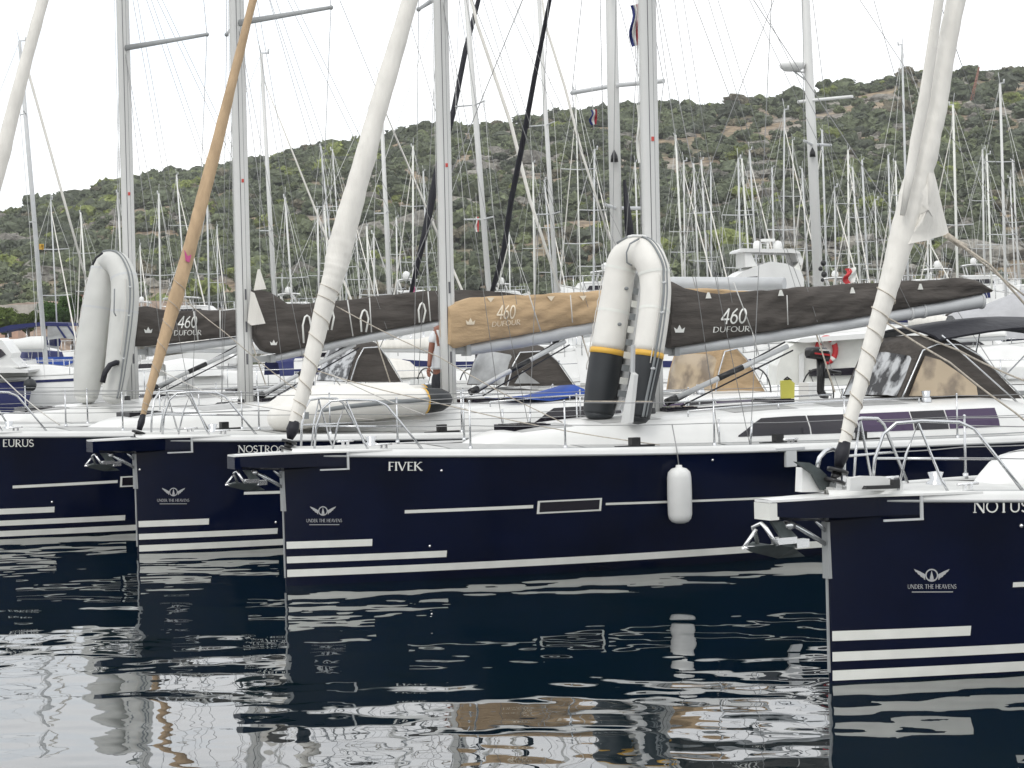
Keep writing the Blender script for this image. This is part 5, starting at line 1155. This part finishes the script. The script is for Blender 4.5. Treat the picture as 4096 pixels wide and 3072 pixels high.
# ------------------------------------------------------------------ yachts of the rows behind
def loft_hull(o, L, B, fb, mats, pre, bowx=1, stripe=None):
    """hull with a pointed, raked bow along local +x; returns nothing, adds parts"""
    q = MB(); rows = []; T = [0, .04, .1, .2, .35, .5, .7, .88, 1.0]
    def wd(t): return B/2*min(1, .86+.2*t)*(1-max(0, (t-.42)/.58)**2.2)
    for t in T:
        x = lerp(-L/2, L/2, t); w = max(wd(t), .02); sh = fb*(1+.10*t*t); rk = max(0, t-.8)*1.2
        rows.append([(x-rk*1.6, -w*.82, -.3), (x-rk, -w*.95, fb*.25), (x, -w, sh), (x, w, sh), (x-rk, w*.95, fb*.25), (x-rk*1.6, w*.82, -.3)])
    q.grid(rows); q.add(rows[0], [tuple(range(6))], False); h = q.build('hull', mats[0], o)
    q = MB(); q.grid([[(r[2][0], r[2][1]*.97, r[2][2]+.02), (r[2][0], 0, r[2][2]+.08), (r[3][0], r[3][1]*.97, r[3][2]+.02)] for r in rows]); q.build('deck', 'deck', o)
    if stripe:
        q = MB()
        for s in (-1, 1): q.grid([[(r[1][0], s*(abs(r[1][1])+.03*0+(abs(r[2][1])-abs(r[1][1]))*.75+.012), r[2][2]*.82), (r[1][0], s*((abs(r[1][1]))+(abs(r[2][1])-abs(r[1][1]))*.85+.012), r[2][2]*.90)] for r in rows[:-1]], False)
        q.build('stripe', stripe, o)
def yacht(xt, yt, xb, yb, w, Y, hd, label, group, sprs=(.45, .72), furl=None, cover=None, boomdir=None, detail=False, hullm='white', name='sailing_yacht', topgear=True, L=None, own=True):
    t = PW(xt, yt, Y); b_ = PW(xb, yb, Y); d = (t-b_).normalized(); base = b_+d*((1.55-b_.z)/d.z)
    Hm = (t-base).length; L = L or min(max(Hm*.85, 8.5), 13.5); a = math.radians(hd)
    bd = v3(math.cos(a), math.sin(a), 0); org = v3(base.x, base.y, 0)-bd*L*.08
    o = empty(name, label, 'sailing yacht', org, a, group); I = MAT[o.name].inverted(); l = lambda p: I @ Vector(p)
    fb = 1.05+.02*L; loft_hull(o, L, L*.31, fb, (hullm,), None, stripe=None if hullm != 'white' else 'blued' if rng.random() < .4 else 'grey')
    q = MB(); rows = []
    for u, ww, hh in ((-.26, .62, .42), (-.1, .68, .46), (.08, .6, .42), (.2, .42, .24), (.27, .2, .04)):
        x = u*L; y = ww*L*.155; rows.append([(x, -y, fb), (x, -y*.85, fb+hh), (x, 0, fb+hh*1.1), (x, y*.85, fb+hh), (x, y, fb)])
    q.grid(rows); q.add(rows[0], [tuple(range(5))], False); q.build('coachroof', 'white', o)
    r = w*Y/FPX/2; lt, lb = l(t), l(base)
    q = MB(); q.tube([lb-v3(0, 0, .4), lb.lerp(lt, .5), lt], [r, r, r*.75], 10, ry=r*.8); m = q.build('mast', 'alu' if Y < 90 else ['alu', 'lgrey', 'white', 'wirel', 'cream'][int(xt*7) % 5], o)
    for s in sprs:
        p = lb.lerp(lt, s); ln = L*.085; q = MB(); q.tube([p+v3(-.15, -ln, .03), p, p+v3(-.15, ln, .03)], max(.02, r*.28), 6); q.build('spreader', 'lgrey', m)
    q = MB(); wr = .008 if Y < 80 else .010
    chn = L*.14
    for s in (-1, 1):
        pts = [(lb.x-.2, s*chn, fb)]+[tuple(lb.lerp(lt, k)+v3(-.15, s*L*.085, .03)) for k in sprs]+[tuple(lt)]; q.tube(pts, wr, 4, cap=False)
    q.tube([(-L*.48, 0, fb), tuple(lt)], wr, 4, cap=False)
    if not furl: q.tube([(L*.49, 0, fb+.1), tuple(lb.lerp(lt, .97))], wr*1.2, 4)
    q.build('rigging', 'wirel' if Y > 60 else 'wire', m)
    if furl:
        if furl[0] == 'px': pts = [l(PW(x, y, Y)) for x, y in furl[1]]; rr = furl[2]*Y/FPX/2; cm = furl[3]; e0, e1 = pts[0], pts[-1]; q = MB(); q.tube(pts, [rr*(.8+.35*math.sin(PI*i/(len(pts)-1+.001))) for i in range(len(pts))], 8); q.build('furled_sail', cm, o)
        else:
            A0 = v3(L*.47, 0, fb+.35); A1 = lb.lerp(lt, .93); rr = furl[0]*Y/FPX/2; q = MB(); q.tube([A0, A0.lerp(A1, .04), A0.lerp(A1, .3), A0.lerp(A1, .7), A1], [rr*.5, rr*1.1, rr*1.15, rr*.9, rr*.5], 8); q.build('furled_sail', furl[1], o)
    if topgear:
        q = MB(); q.box(lt-v3(.03, .02, 0), lt+v3(.25, .02, .04)); q.tube([lt, lt+v3(-.1, 0, .45)], .012, 5); q.tube([lt+v3(.22, 0, 0), lt+v3(.24, 0, .16)], .03, 6); q.build('masthead_gear', 'lgrey', m)
    if not own: return o, l, m, lb, lt
    zb = lb.z+.75; bl = L*.36; q = MB(); q.tube([(lb.x-.15, 0, zb), (lb.x-bl, 0, zb+.12)], [.09, .075], 8); bo = q.build('boom', 'boom', o)
    if cover:
        q = MB(); rows = []
        for i in range(9):
            s = i/8; x = lb.x-.1-bl*.98*s; h = lerp(.5, .16, s)+.03*math.sin(i*2.1); z = zb+.12*s+.03; rows.append([(x, -.10, z), (x, -.15*(1-.5*s), z+h*.4), (x, -.05, z+h), (x, .05, z+h), (x, .15*(1-.5*s), z+h*.4), (x, .10, z)])
        q.grid(rows, True, True); q.add(rows[0], [tuple(range(6))], False); q.add(rows[-1], [tuple(range(6))[::-1]], False); q.build('sail_cover', cover, bo)
    q = MB(); hx = -.27*L; rows = []                              # canvas dodger
    for (x, hh) in ((hx+1.0, .02), (hx+.6, .5), (hx-.1, .55), (hx-.8, .45)): rows.append([(x, -.95, fb+.4), (x, -.8, fb+.4+hh*.85), (x, 0, fb+.4+hh), (x, .8, fb+.4+hh*.85), (x, .95, fb+.4)])
    q.grid(rows); q.build('dodger', cover or 'blued', o)
    q = MB()
    for s in (-1, 1):
        for k in range(6): x = lerp(-L*.45, L*.3, k/5); y = s*L*.155*min(1, .86+.2*(x/L+.5))*(1-max(0, (x/L+.5-.42)/.58)**2.2)*.95; q.tube([(x, y, fb+.02), (x, y, fb+.62)], .016, 5)
    for s in (-1, 1): q.tube([(x_, s*L*.155*min(1, .86+.2*(x_/L+.5))*(1-max(0, (x_/L+.5-.42)/.58)**2.2)*.95, fb+.6) for x_ in [lerp(-L*.45, L*.3, k/5) for k in range(6)]], .012, 5)
    q.tube([(-L*.45, -L*.155*.87*.95, fb+.6), (-L*.45, L*.155*.87*.95, fb+.6)], .012, 5)
    q.build('guard_rail', 'steel', o)
    o['_l'] = 0; del o['_l']
    return o, l, m, lb, lt
def add_part(o, mb, name, m, parent=None): return mb.build(name, m, parent or o, False)
# six large neighbours whose rigs stand clear of the navy row
MG = 'white yachts on the next pontoon'
y1, l1, m1, lb1, lt1 = yacht(2425, -900, 2470, 1150, 50, 47, 160, 'large white yacht with thick grey mast behind the upright white dinghy', MG, (.31, .66), None, None, L=14, own=False)
q = MB(); Yy = 47; tp = [l1(PW(x, y, Y_)) for x, y, Y_ in ((2287, 372, 48.2), (2458, 342, 47), (2655, 324, 45.8))]; q.tube(tp, .045, 8); add_part(y1, q, 'spreader', 'lgrey', m1)
q = MB()
for x, y in ((2287, 372), (2655, 324)):
    e = l1(PW(x, y, 47)); q.tube([e, e.lerp(lt1, .9)], .007, 4, cap=False); q.tube([e, v3(lb1.x, e.y, 1.3)], .007, 4, cap=False)
add_part(y1, q, 'shroud', 'wire', m1)
q = MB(); q.tube([l1(PW(2484, 1135, 46.9)), l1(PW(2700, 1133, 46)), l1(PW(3138, 1136, 45))], [.12, .125, .125], 12); add_part(y1, q, 'boom', 'boom')
q = MB(); c = l1(PW(2457, 628, 46.8)); q.tube([c-v3(0, 0, .10), c+v3(0, 0, .02), c+v3(0, 0, .14)], [.08, .07, .01], 10); add_part(y1, q, 'deck_light', 'blackp', m1)
q = MB(); pts = [l1(PW(x, y, 47-.002*(1170-y)/1)) for x, y in ((1965, 1180), (2015, 1000), (2045, 800), (2085, 600), (2140, 300), (2199, 0), (2330, -700))]; q.tube(pts, [.05, .055, .06, .058, .05, .04, .02], 8); add_part(y1, q, 'furled_sail', 'black')
q = MB(); q.tube([l1(PW(2497, 720, 47)), l1(PW(2515, 900, 47)), l1(PW(2525, 1000, 47))], [.03, .09, .09], 8); add_part(y1, q, 'rolled_sail', 'black')
y2, l2, m2, lb2, lt2 = yacht(1520, 326, 1558, 1170, 19, 72, 20, 'white yacht whose short masthead ends behind the middle furled sail', MG, (.55,), (9, 'sail'), None)
y3, l3, m3, lb3, lt3 = yacht(1845, -250, 1958, 1170, 24, 66, 28, 'white yacht with raked mast right of the third tall mast', MG, (.36, .62), ('px', [(2240, 1165), (2120, 800), (2045, 500), (1907, 90), (1860, -120)], 13, 'sail'), 'sail', name='sailing_yacht')
y4, l4, m4, lb4, lt4 = yacht(2146, -150, 2226, 1165, 19, 74, 24, 'white yacht whose mast stands right of the lower black furled sail', MG, (.38, .6), ('px', [(2440, 960), (2330, 620), (2260, 350), (2185, 110), (2160, -60)], 10, 'sail'), 'black')
q = MB(); pts = [l4(PW(x, y, 72)) for x, y in ((1642, 1180), (1700, 930), (1750, 690), (1815, 440), (1862, 200), (1914, 0), (2010, -500))]; q.tube(pts, [.06, .11, .13, .09, .085, .07, .03], 8); add_part(y4, q, 'second_furled_sail', 'black')
y5, l5, m5, lb5, lt5 = yacht(1045, 215, 1097, 1180, 18, 74, 22, 'white yacht whose mast stands just right of the second tall mast', MG, (.45,), (8, 'sail'), 'white')
y6, l6, m6, lb6, lt6 = yacht(3206, -350, 3274, 1138, 42, 60, 155, 'white yacht with white radar bracketed high on its grey mast', MG, (.50,), None, 'white', L=13)
q = MB(); c = l6(PW(3170, 268, 60)); q.lathe([(0, -.10), (.20, -.10), (.30, -.03), (.34, .06), (.30, .11), (0, .12)], c, 18); rd = add_part(y6, q, 'radar', 'white', m6)
q = MB(); q.tube([c-v3(0, 0, .08), l6(PW(3222, 320, 60))], .02, 6); q.tube([c, l6(PW(3222, 270, 60))], .03, 6); q.tube([l6(PW(3180, 285, 60)), l6(PW(3222, 290, 60))], .02, 6); add_part(y6, q, 'radar_bracket', 'lgrey', m6)
q = MB(); q.tube([l6(PW(3190, 408, 60)), l6(PW(3240, 402, 60)), l6(PW(3410, 386, 59))], .04, 8); add_part(y6, q, 'spreader', 'white', m6)
q = MB(); c = l6(PW(3250, 612, 59.8)); q.tube([c-v3(0, 0, .10), c+v3(0, 0, .02), c+v3(0, 0, .14)], [.08, .07, .01], 10); add_part(y6, q, 'deck_light', 'blackp', m6)
q = MB()
for dz in (0, .25, .5, .75): c = l6(PW(3290+8*math.sin(dz*9), 1120-dz*90, 59.5)); q.ball(c, .05+.03*abs(math.sin(dz*7)), 7)
add_part(y6, q, 'winch_cluster', 'blackp', m6)
y7, l7, m7, lb7, lt7 = yacht(78, 165, 182, 1400, 17, 92, 15, 'white yacht at far left with yellow flag halfway up its mast', MG, (.45, .78), ('px', [(345, 1120), (228, 700), (111, 280), (94, 218)], 10, 'sail'), 'white')
q = MB(); q.grid([[l7(PW(x, y, 92)) for x in (157, 166, 175)] for y in (976, 985, 998)], False); q.prism([l7(PW(157, 976, 92)), l7(PW(174, 980, 92)), l7(PW(173, 1000, 92)), l7(PW(157, 997, 92))], (0, .03, 0)); add_part(y7, q, 'flag', 'yellow', m7)
# thin dark line high between
# far rows: (top x, top y, foot x, foot y, width px, furled (side) )
FAR = [(203, 800, 222, 1180, 7), (322, 850, 346, 1180, 8), (470, 770, 490, 1180, 9), (635, 775, 642, 1230, 9), (706, 700, 742, 1180, 7), (828, 800, 836, 1190, 9), (868, 905, 872, 1190, 6), (1140, 790, 1168, 1190, 10),
 (1283, 585, 1345, 1190, 8), (1270, 835, 1276, 1195, 9), (1297, 820, 1322, 1195, 9), (1378, 780, 1386, 1190, 9), (1467, 905, 1477, 1190, 9), (1495, 935, 1498, 1190, 8), (1330, 600, 1372, 1190, 6), (1585, 870, 1590, 1190, 8),
 (1652, 585, 1652, 1150, 9), (1693, 685, 1712, 1150, 8), (2132, 650, 2138, 1180, 9), (2178, 720, 2210, 1150, 8), (2378, 600, 2374, 1180, 10), (2540, 650, 2556, 1120, 8), (2302, 360, 2322, 1160, 6), (2036, 930, 2040, 1160, 6),
 (2702, 540, 2732, 1130, 10), (2735, 645, 2740, 1130, 8), (2774, 655, 2795, 1130, 9), (2805, 640, 2832, 1130, 9), (2843, 650, 2846, 1130, 8), (2953, 635, 2961, 1060, 9), (2967, 635, 2997, 1060, 9), (2998, 600, 3026, 1060, 9), (3088, 670, 3096, 1060, 9),
 (3138, 440, 3132, 1060, 8), (3208, 675, 3234, 1130, 8), (3288, 520, 3308, 1130, 10), (3338, 750, 3343, 1130, 7), (3392, 600, 3396, 1130, 9), (3410, 670, 3441, 1130, 9), (3448, 640, 3472, 1130, 10), (3553, 620, 3566, 1110, 9), (3582, 645, 3596, 1110, 8),
 (3608, 180, 3632, 1110, 11), (3710, 930, 3713, 1110, 8), (3722, 960, 3725, 1110, 8), (3812, 420, 3830, 1115, 12), (3930, 598, 3937, 1115, 9), (3947, 618, 3966, 1115, 9), (4000, 335, 4022, 1115, 13), (4050, 640, 4076, 1115, 9), (4040, 710, 4060, 1115, 7), (2615, 900, 2640, 1120, 6), (560, 980, 566, 1200, 6), (1420, 860, 1440, 1190, 6), (3500, 800, 3512, 1130, 7), (3170, 560, 3180, 1100, 5)]
FAR.sort(key=lambda f: f[0])
LM = [(-999, 'the left edge'), (520, 'the leftmost tall mast'), (735, 'the tan furled sail'), (975, 'the second tall mast'), (1340, 'the middle white furled sail'), (1790, 'the third tall mast'), (2100, 'the long black furled sail'),
 (2600, 'the fourth tall mast'), (3235, 'the radar mast'), (3600, 'the rightmost furled sail'), (9999, 'the right edge')]
ORD = ['first', 'second', 'third', 'fourth', 'fifth', 'sixth', 'seventh', 'eighth', 'ninth', 'tenth', 'eleventh', 'twelfth', 'thirteenth', 'fourteenth']
cnt = {}
rowsY = [100, 150, 125, 178, 112, 164, 138, 192]
for i, (xt, yt, xb, yb, w) in enumerate(FAR):
    k = max(j for j in range(len(LM)) if LM[j][0] <= xt); cnt[k] = cnt.get(k, 0)+1
    lab = '%s far bare mast between %s and %s' % (ORD[cnt[k]-1], LM[k][1].replace('the ', ''), LM[k+1][1].replace('the ', ''))
    Y = rowsY[i % 8]
    if yt < 500: Y = 92
    hd = rng.choice([-68, -60, -72, 240, 248, 118])+rng.uniform(-5, 5)
    hd = {True: rng.uniform(-72, -55), False: rng.uniform(105, 122)}[rng.random() < .62]
    yacht(xt, yt, xb, yb, w, Y, hd, lab, 'bare-masted yachts in the far rows', (.42, .70) if rng.random() < .6 else (.5,), (5, 'sail') if rng.random() < .45 else None, ['sail', 'blued', 'white', 'brown', 'blued'][int(rng.integers(0, 5))])
# ------------------------------------------------------------------ motor yachts and other boats
def slab(o, poly, Y, hd, name, m, parent=None, bev=0):
    q = MB(); q.prism([PW(x, y, Y)-v3(0, hd, 0) for x, y in poly], (0, 2*hd, 0)); return q.build(name, m, parent or o, True)
def motor(x0, x1, yd, ytop, Y, label, bow=1, fly=True, hullm='white', group='motor boats in the rows behind'):
    a = PW(x0, yd, Y); c = PW(x1, yd, Y); L = c.x-a.x; z = (a.z+c.z)/2; zt = PW((x0+x1)/2, ytop, Y).z
    o = empty('motor_boat', label, 'motor boat', ((a.x+c.x)/2, Y, 0), 0 if bow > 0 else PI, group)
    fb = max(z, .8); loft_hull(o, L, min(L*.34, 4.4), fb, (hullm,), None, stripe='blued')
    h = zt-fb; q = MB(); rows = []
    lv = [(0, -.30, .26, .80), (.42, -.28, .16, .74), (.46, -.30, .15, .78), (.52, -.36, .06, .72)]
    for zz, xa, xb, ww in lv: W2 = min(L*.34, 4.4)/2*ww; rows.append([(xa*L, -W2, fb+h*zz), (xb*L, -W2*.75, fb+h*zz), (xb*L+.3, 0, fb+h*zz), (xb*L, W2*.75, fb+h*zz), (xa*L, W2, fb+h*zz)])
    q.grid(rows, False, True); q.add(rows[-1], [tuple(range(5))], False); cb = q.build('deckhouse', 'white', o)
    W2 = min(L*.34, 4.4)/2*.785
    for s in (-1, 1): q = MB(); q.add([(-.24*L, s*W2, fb+h*.16), (.12*L, s*W2*.86, fb+h*.16), (.08*L, s*W2*.86, fb+h*.34), (-.22*L, s*W2, fb+h*.34)], [(0, 1, 2, 3)], False); q.build('window', 'glass', cb)
    if fly:
        for s in (-1, 1):
            for xx in (-.26, -.02): q = MB(); q.tube([(xx*L, s*W2*.8, fb+h*.5), (xx*L-.15, s*W2*.75, fb+h*.93)], .04, 6); q.build('hardtop_post', 'white', cb)
        q = MB(); rows = [[(lerp(-.34, .06, i/6)*L, k*W2*.95, fb+h*(.93+.05*math.sin(PI*i/6))-.05*k*k) for k in (-1, -.5, 0, .5, 1)] for i in range(7)]; q.grid(rows); q.grid([[(p[0], p[1], p[2]-.07) for p in r][::-1] for r in rows]); q.build('hardtop', 'white', cb)
        q = MB(); c_ = (-.16*L, 0, fb+h*.98); q.lathe([(0, 0), (.16, 0), (.2, .12), (.17, .26), (.08, .34), (0, .36)], c_, 12); q.build('radome', 'white', cb)
        q = MB(); q.tube([(-.25*L, .3, fb+h*.95), (-.28*L, .3, fb+h*.95+1.2)], .014, 5); q.tube([(-.25*L, -.3, fb+h*.95), (-.27*L, -.3, fb+h*.95+.9)], .014, 5); q.build('aerial', 'lgrey', cb)
    q = MB(); 
    for s in (-1, 1):
        W3 = min(L*.34, 4.4)/2
        q.tube([(lerp(-.1, .44, i/8)*L, s*W3*.92*(1-max(0, (lerp(-.1, .44, i/8)+.08)/.58)**2.2), fb*1.06+.6) for i in range(9)], .014, 5)
        for i in range(0, 9, 2): xx = lerp(-.1, .44, i/8); y = s*W3*.92*(1-max(0, (xx+.08)/.58)**2.2); q.tube([(xx*L, y, fb), (xx*L, y, fb*1.06+.6)], .014, 5)
    q.build('bow_rail', 'steel', o)
    return o
motor(600, 960, 1262, 1183, 150, 'white motor boat behind the leftmost brown sail cover', 1)
motor(-60, 330, 1420, 1335, 125, 'white motor boat glimpsed beneath the dark blue canopy at far left', 1, False)
motor(430, 640, 1270, 1205, 175, 'small white motor boat between the leftmost masts, far back', -1)
motor(1080, 1300, 1250, 1168, 140, 'white motor boat seen over the brown cover near middle left', 1)
motor(2240, 2520, 1175, 1080, 110, 'white motor boat above tan sail cover left of the upright white dinghy', -1)
motor(1950, 2120, 1200, 1130, 150, 'small white motor boat behind the black furled sail', 1)
motor(3250, 3520, 1180, 1105, 130, 'white motor boat behind the radar mast and red white ensign', 1)
motor(3560, 3850, 1165, 1070, 120, 'white motor boat just right of the rightmost furled sail', -1)
motor(3800, 4080, 1150, 1052, 140, 'white motor boat with canopy near the right edge', 1)
motor(3960, 4300, 1190, 1085, 100, 'white motor boat cut by the right edge under far masts', -1)
motor(1560, 1760, 1215, 1110, 120, 'white motor boat left of third tall mast under pink pennant', 1)
# the large flybridge yacht with two domes
def bigmotor():
    Y = 85; c = PW(3040, 1230, Y); o = empty('motor_yacht', 'large white flybridge motor yacht with two radar domes above the brown cover', 'motor yacht', (c.x, Y, 0))
    loft_hull(o, 14, 4.6, 1.9, ('white',), None, stripe='blued')
    slab(o, [(2860, 1170), (2905, 1120), (2950, 1090), (3020, 1062), (3060, 1050), (3120, 1058), (3180, 1090), (3190, 1115), (3190, 1180), (2860, 1180)], Y, 1.9, 'deckhouse', 'white')
    slab(o, [(2930, 1135), (2990, 1108), (3030, 1105), (3030, 1120), (2940, 1140)], Y-1.93, .02, 'window', 'glass')
    slab(o, [(2938, 1004), (2950, 998), (3150, 1002), (3176, 1012), (3176, 1020), (3140, 1016), (2936, 1012)], Y, 1.8, 'hardtop', 'white')
    for p in ([(2960, 1012), (2985, 1012), (3000, 1050), (3010, 1068), (2962, 1072)], [(3160, 1015), (3178, 1016), (3190, 1050), (3180, 1066), (3168, 1050)]): slab(o, p, Y, 1.7, 'hardtop_arch', 'white')
    slab(o, [(2990, 1070), (3150, 1075), (3176, 1050), (3180, 1100), (2990, 1100)], Y, 1.75, 'fly_coaming', 'cream')
    for x in (3050, 3078, 3100):
        q = MB(); q.tube([PW(x, 1014, Y-1.6), PW(x+8, 1060, Y-1.6)], .03, 6); q.build('post', 'white', o, True)
    for x in (3030, 3112):
        q = MB(); b = PW(x, 1000, Y); q.lathe([(.13, 0), (.16, .05), (.16, .2), (.12, .3), (0, .34)], b, 14); q.build('radar_dome', 'white', o, True)
    q = MB(); b = PW(3072, 1000, Y); q.tube([b, b+v3(0, 0, .35)], .05, 8); q.box(b+v3(-.25, -.1, .3), b+v3(.25, .1, .4)); q.build('radar', 'white', o, True)
bigmotor()
# boats on the far side of the water at left
def leftboats():
    g = 'motor boats moored at far left'
    Y = 100
    # cruiser with blue canopy
    a = PW(-40, 1590, Y); o = empty('motor_boat', 'white cabin cruiser with blue canopy and bright blue cover, at far left', 'motor boat', (PW(230, 1590, Y).x, Y, 0), PI, g)
    loft_hull(o, 8.6, 3.1, 1.28, ('white',), None, stripe='grey')
    slab(o, [(90, 1478), (120, 1440), (300, 1425), (440, 1422), (460, 1470)], Y, 1.15, 'cabin', 'white')
    slab(o, [(145, 1430), (290, 1426), (292, 1452), (262, 1462), (150, 1452)], Y-1.2, .12, 'rail_cover', 'blue')
    slab(o, [(0, 1318), (60, 1300), (180, 1288), (292, 1292), (296, 1304), (170, 1302), (90, 1314), (10, 1332)], Y, 1.2, 'canopy', 'blued')
    slab(o, [(190, 1304), (292, 1306), (318, 1360), (250, 1352), (190, 1360)], Y-1.15, .02, 'canopy_window', 'vinyl')
    for x in (225, 268): slab(o, [(x, 1304), (x+8, 1304), (x+42, 1352), (x+32, 1352)], Y-1.19, .02, 'canopy_strap', 'blued')
    for x in (30, 105, 190, 292):
        q = MB(); q.tube([PW(x, 1308, Y-1.1), PW(x+10, 1430, Y-1.1)], .02, 6); q.build('post', 'steel', o, True)
    # navy bowed boat
    o = empty('motor_boat', 'white boat with navy topsides and black round fender, at left edge', 'motor boat', (PW(-190, 1590, 90).x, 90, 0), 0, g)
    loft_hull(o, 6.2, 2.8, 1.05, ('blued',), None)
    q = MB(); rows = []
    slab(o, [(-300, 1478), (-40, 1470), (60, 1466), (100, 1474), (138, 1478), (132, 1488), (-300, 1492)], 90, 1.0, 'deck_edge', 'white')
    slab(o, [(-80, 1470), (-60, 1380), (10, 1352), (30, 1362), (58, 1402), (66, 1412), (60, 1430), (100, 1468)], 90, .9, 'cabin', 'white')
    slab(o, [(-60, 1440), (-50, 1398), (4, 1396), (24, 1418), (0, 1432)], 90-.93, .02, 'window', 'glass')
    c = PW(120, 1540, 88.3); f = empty('fender', 'black ball fender hanging off the navy bow at far left', 'fender', c-v3(0, 0, .27))
    q = MB(); q.ball(c, .25, 16); q.tube([c+v3(0, 0, .24), c+v3(0, 0, .34)], .04, 8); q.build('body', 'rubber', f, True)
    q = MB(); q.tube([c+v3(0, 0, .33), PW(112, 1478, 88.6)], .012, 5); q.build('line', 'wire', f, True)
    # long white yacht hull behind tan sail
    o = empty('motor_boat', 'long white motor boat behind the foot of the tan furled sail', 'motor boat', (PW(760, 1560, 96).x, 96, 0), 0, g)
    loft_hull(o, 7.2, 3.0, 1.25, ('white',), None)
    slab(o, [(560, 1448), (690, 1420), (830, 1400), (880, 1408), (980, 1436), (1000, 1452)], 96, 1.1, 'cabin', 'white')
    slab(o, [(555, 1456), (700, 1450), (668, 1478), (555, 1482)], 96-1.6, .1, 'window', 'glass'); 
    slab(o, [(715, 1456), (745, 1456), (745, 1464), (715, 1464)], 96-1.6, .1, 'porthole', 'glass')
    # small boat with blue cloth between masts
    o = empty('motor_boat', 'small white boat with blue cloth between second mast and white furled sail', 'motor boat', (PW(1110, 1520, 80).x, 80, 0), 0, g)
    loft_hull(o, 4.4, 2.2, .6, ('white',), None)
    slab(o, [(1040, 1450), (1050, 1420), (1120, 1412), (1165, 1425), (1180, 1450)], 80, .8, 'cabin', 'white')
    slab(o, [(1070, 1470), (1160, 1462), (1150, 1512), (1072, 1520)], 79, .05, 'cloth', 'blue')
    slab(o, [(1082, 1425), (1140, 1420), (1146, 1440), (1082, 1442)], 79, .03, 'window', 'vinyl')
leftboats()
def rightstuff():
    g = 'boats behind the cockpit at right'
    # white catamaran bulk seen past the FIVEK cockpit
    Y = 52; o = empty('catamaran', 'white catamaran seen behind the FIVEK cockpit and red lifebuoy', 'catamaran', (PW(3300, 1600, Y).x, Y, 0), 0, g)
    loft_hull(o, 7.5, 3.6, 1.3, ('white',), None)
    slab(o, [(3085, 1600), (3092, 1460), (3120, 1400), (3160, 1372), (3260, 1350), (3420, 1348), (3520, 1352), (3520, 1600)], Y-1, .8, 'deckhouse', 'cream')
    slab(o, [(3160, 1365), (3180, 1352), (3520, 1325), (3520, 1345), (3200, 1368)], Y-1.2, 1.0, 'hardtop', 'white')
    slab(o, [(3195, 1420), (3215, 1410), (3216, 1580), (3196, 1580)], Y-1.85, .03, 'door_frame', 'white')
    slab(o, [(3235, 1480), (3420, 1470), (3420, 1500), (3236, 1505)], Y-1.85, .03, 'window', 'glass')
    # tarpaulined boat at right
    Y = 60; o = empty('covered_boat', 'boat under light grey tarpaulin at right edge behind the boom end', 'boat', (PW(4100, 1400, Y).x, Y, 0), PI, g)
    loft_hull(o, 8.5, 3.2, 1.2, ('white',), None)
    q = MB(); rows = []
    for i, (x, yt, yb) in enumerate([(3800, 1262, 1330), (3850, 1236, 1345), (3940, 1222, 1350), (4020, 1190, 1352), (4100, 1158, 1352), (4250, 1170, 1352), (4400, 1230, 1350)]):
        t = PW(x, yt, Y); b = PW(x, yb, Y); rows.append([b-v3(0, 1.4, 0), b.lerp(t, .6)-v3(0, 1.1+.08*math.sin(i*2), 0), t-v3(0, .3, 0), t+v3(0, .3, 0), b+v3(0, 1.4, 0)])
    q.grid(rows); q.build('tarpaulin', mat('grey_tarpaulin', (.40, .40, .41), .7, bump=.06, bscale=2.5, var=.06), o, True)
    motor(3560, 4150, 1395, 1300, 75, 'white boat with low cabin beneath the boom end at right', 1, False, group=g)
    # white boats filling the row behind the navy yachts
    for i, (x0, x1, yd, Y, b) in enumerate([(1180, 1560, 1440, 66, 1), (1520, 1900, 1420, 70, -1), (1960, 2330, 1430, 68, 1), (2300, 2760, 1415, 64, -1), (2700, 3100, 1425, 70, 1)]):
        motor(x0, x1, yd, yd-95, Y, ['white motor boat behind the brown sprayhood, middle left', 'white motor boat behind the person in the white shirt', 'white motor boat behind the grey clear sprayhood at centre', 'white motor boat behind the upright white dinghy', 'white motor boat behind the tan sprayhood'][i], b, False, group=g)
rightstuff()

# ------------------------------------------------------------------ the air between the quay and the hill
def haze():
    q = MB(); q.box((-420, -30, -40), (420, 1150, 150)); o = q.build('haze', None); m = bpy.data.materials.new('air'); m.use_nodes = True; n = m.node_tree; n.nodes.clear()
    v = n.nodes.new('ShaderNodeVolumePrincipled'); v.inputs['Density'].default_value = .00015; v.inputs['Color'].default_value = (.93, .95, .97, 1); v.inputs['Anisotropy'].default_value = .2
    ou = n.nodes.new('ShaderNodeOutputMaterial'); n.links.new(v.outputs[0], ou.inputs['Volume']); o.data.materials.append(m); tag(o, 'thin grey haze softening the hillside behind the marina', 'haze', None, 'stuff')
haze()
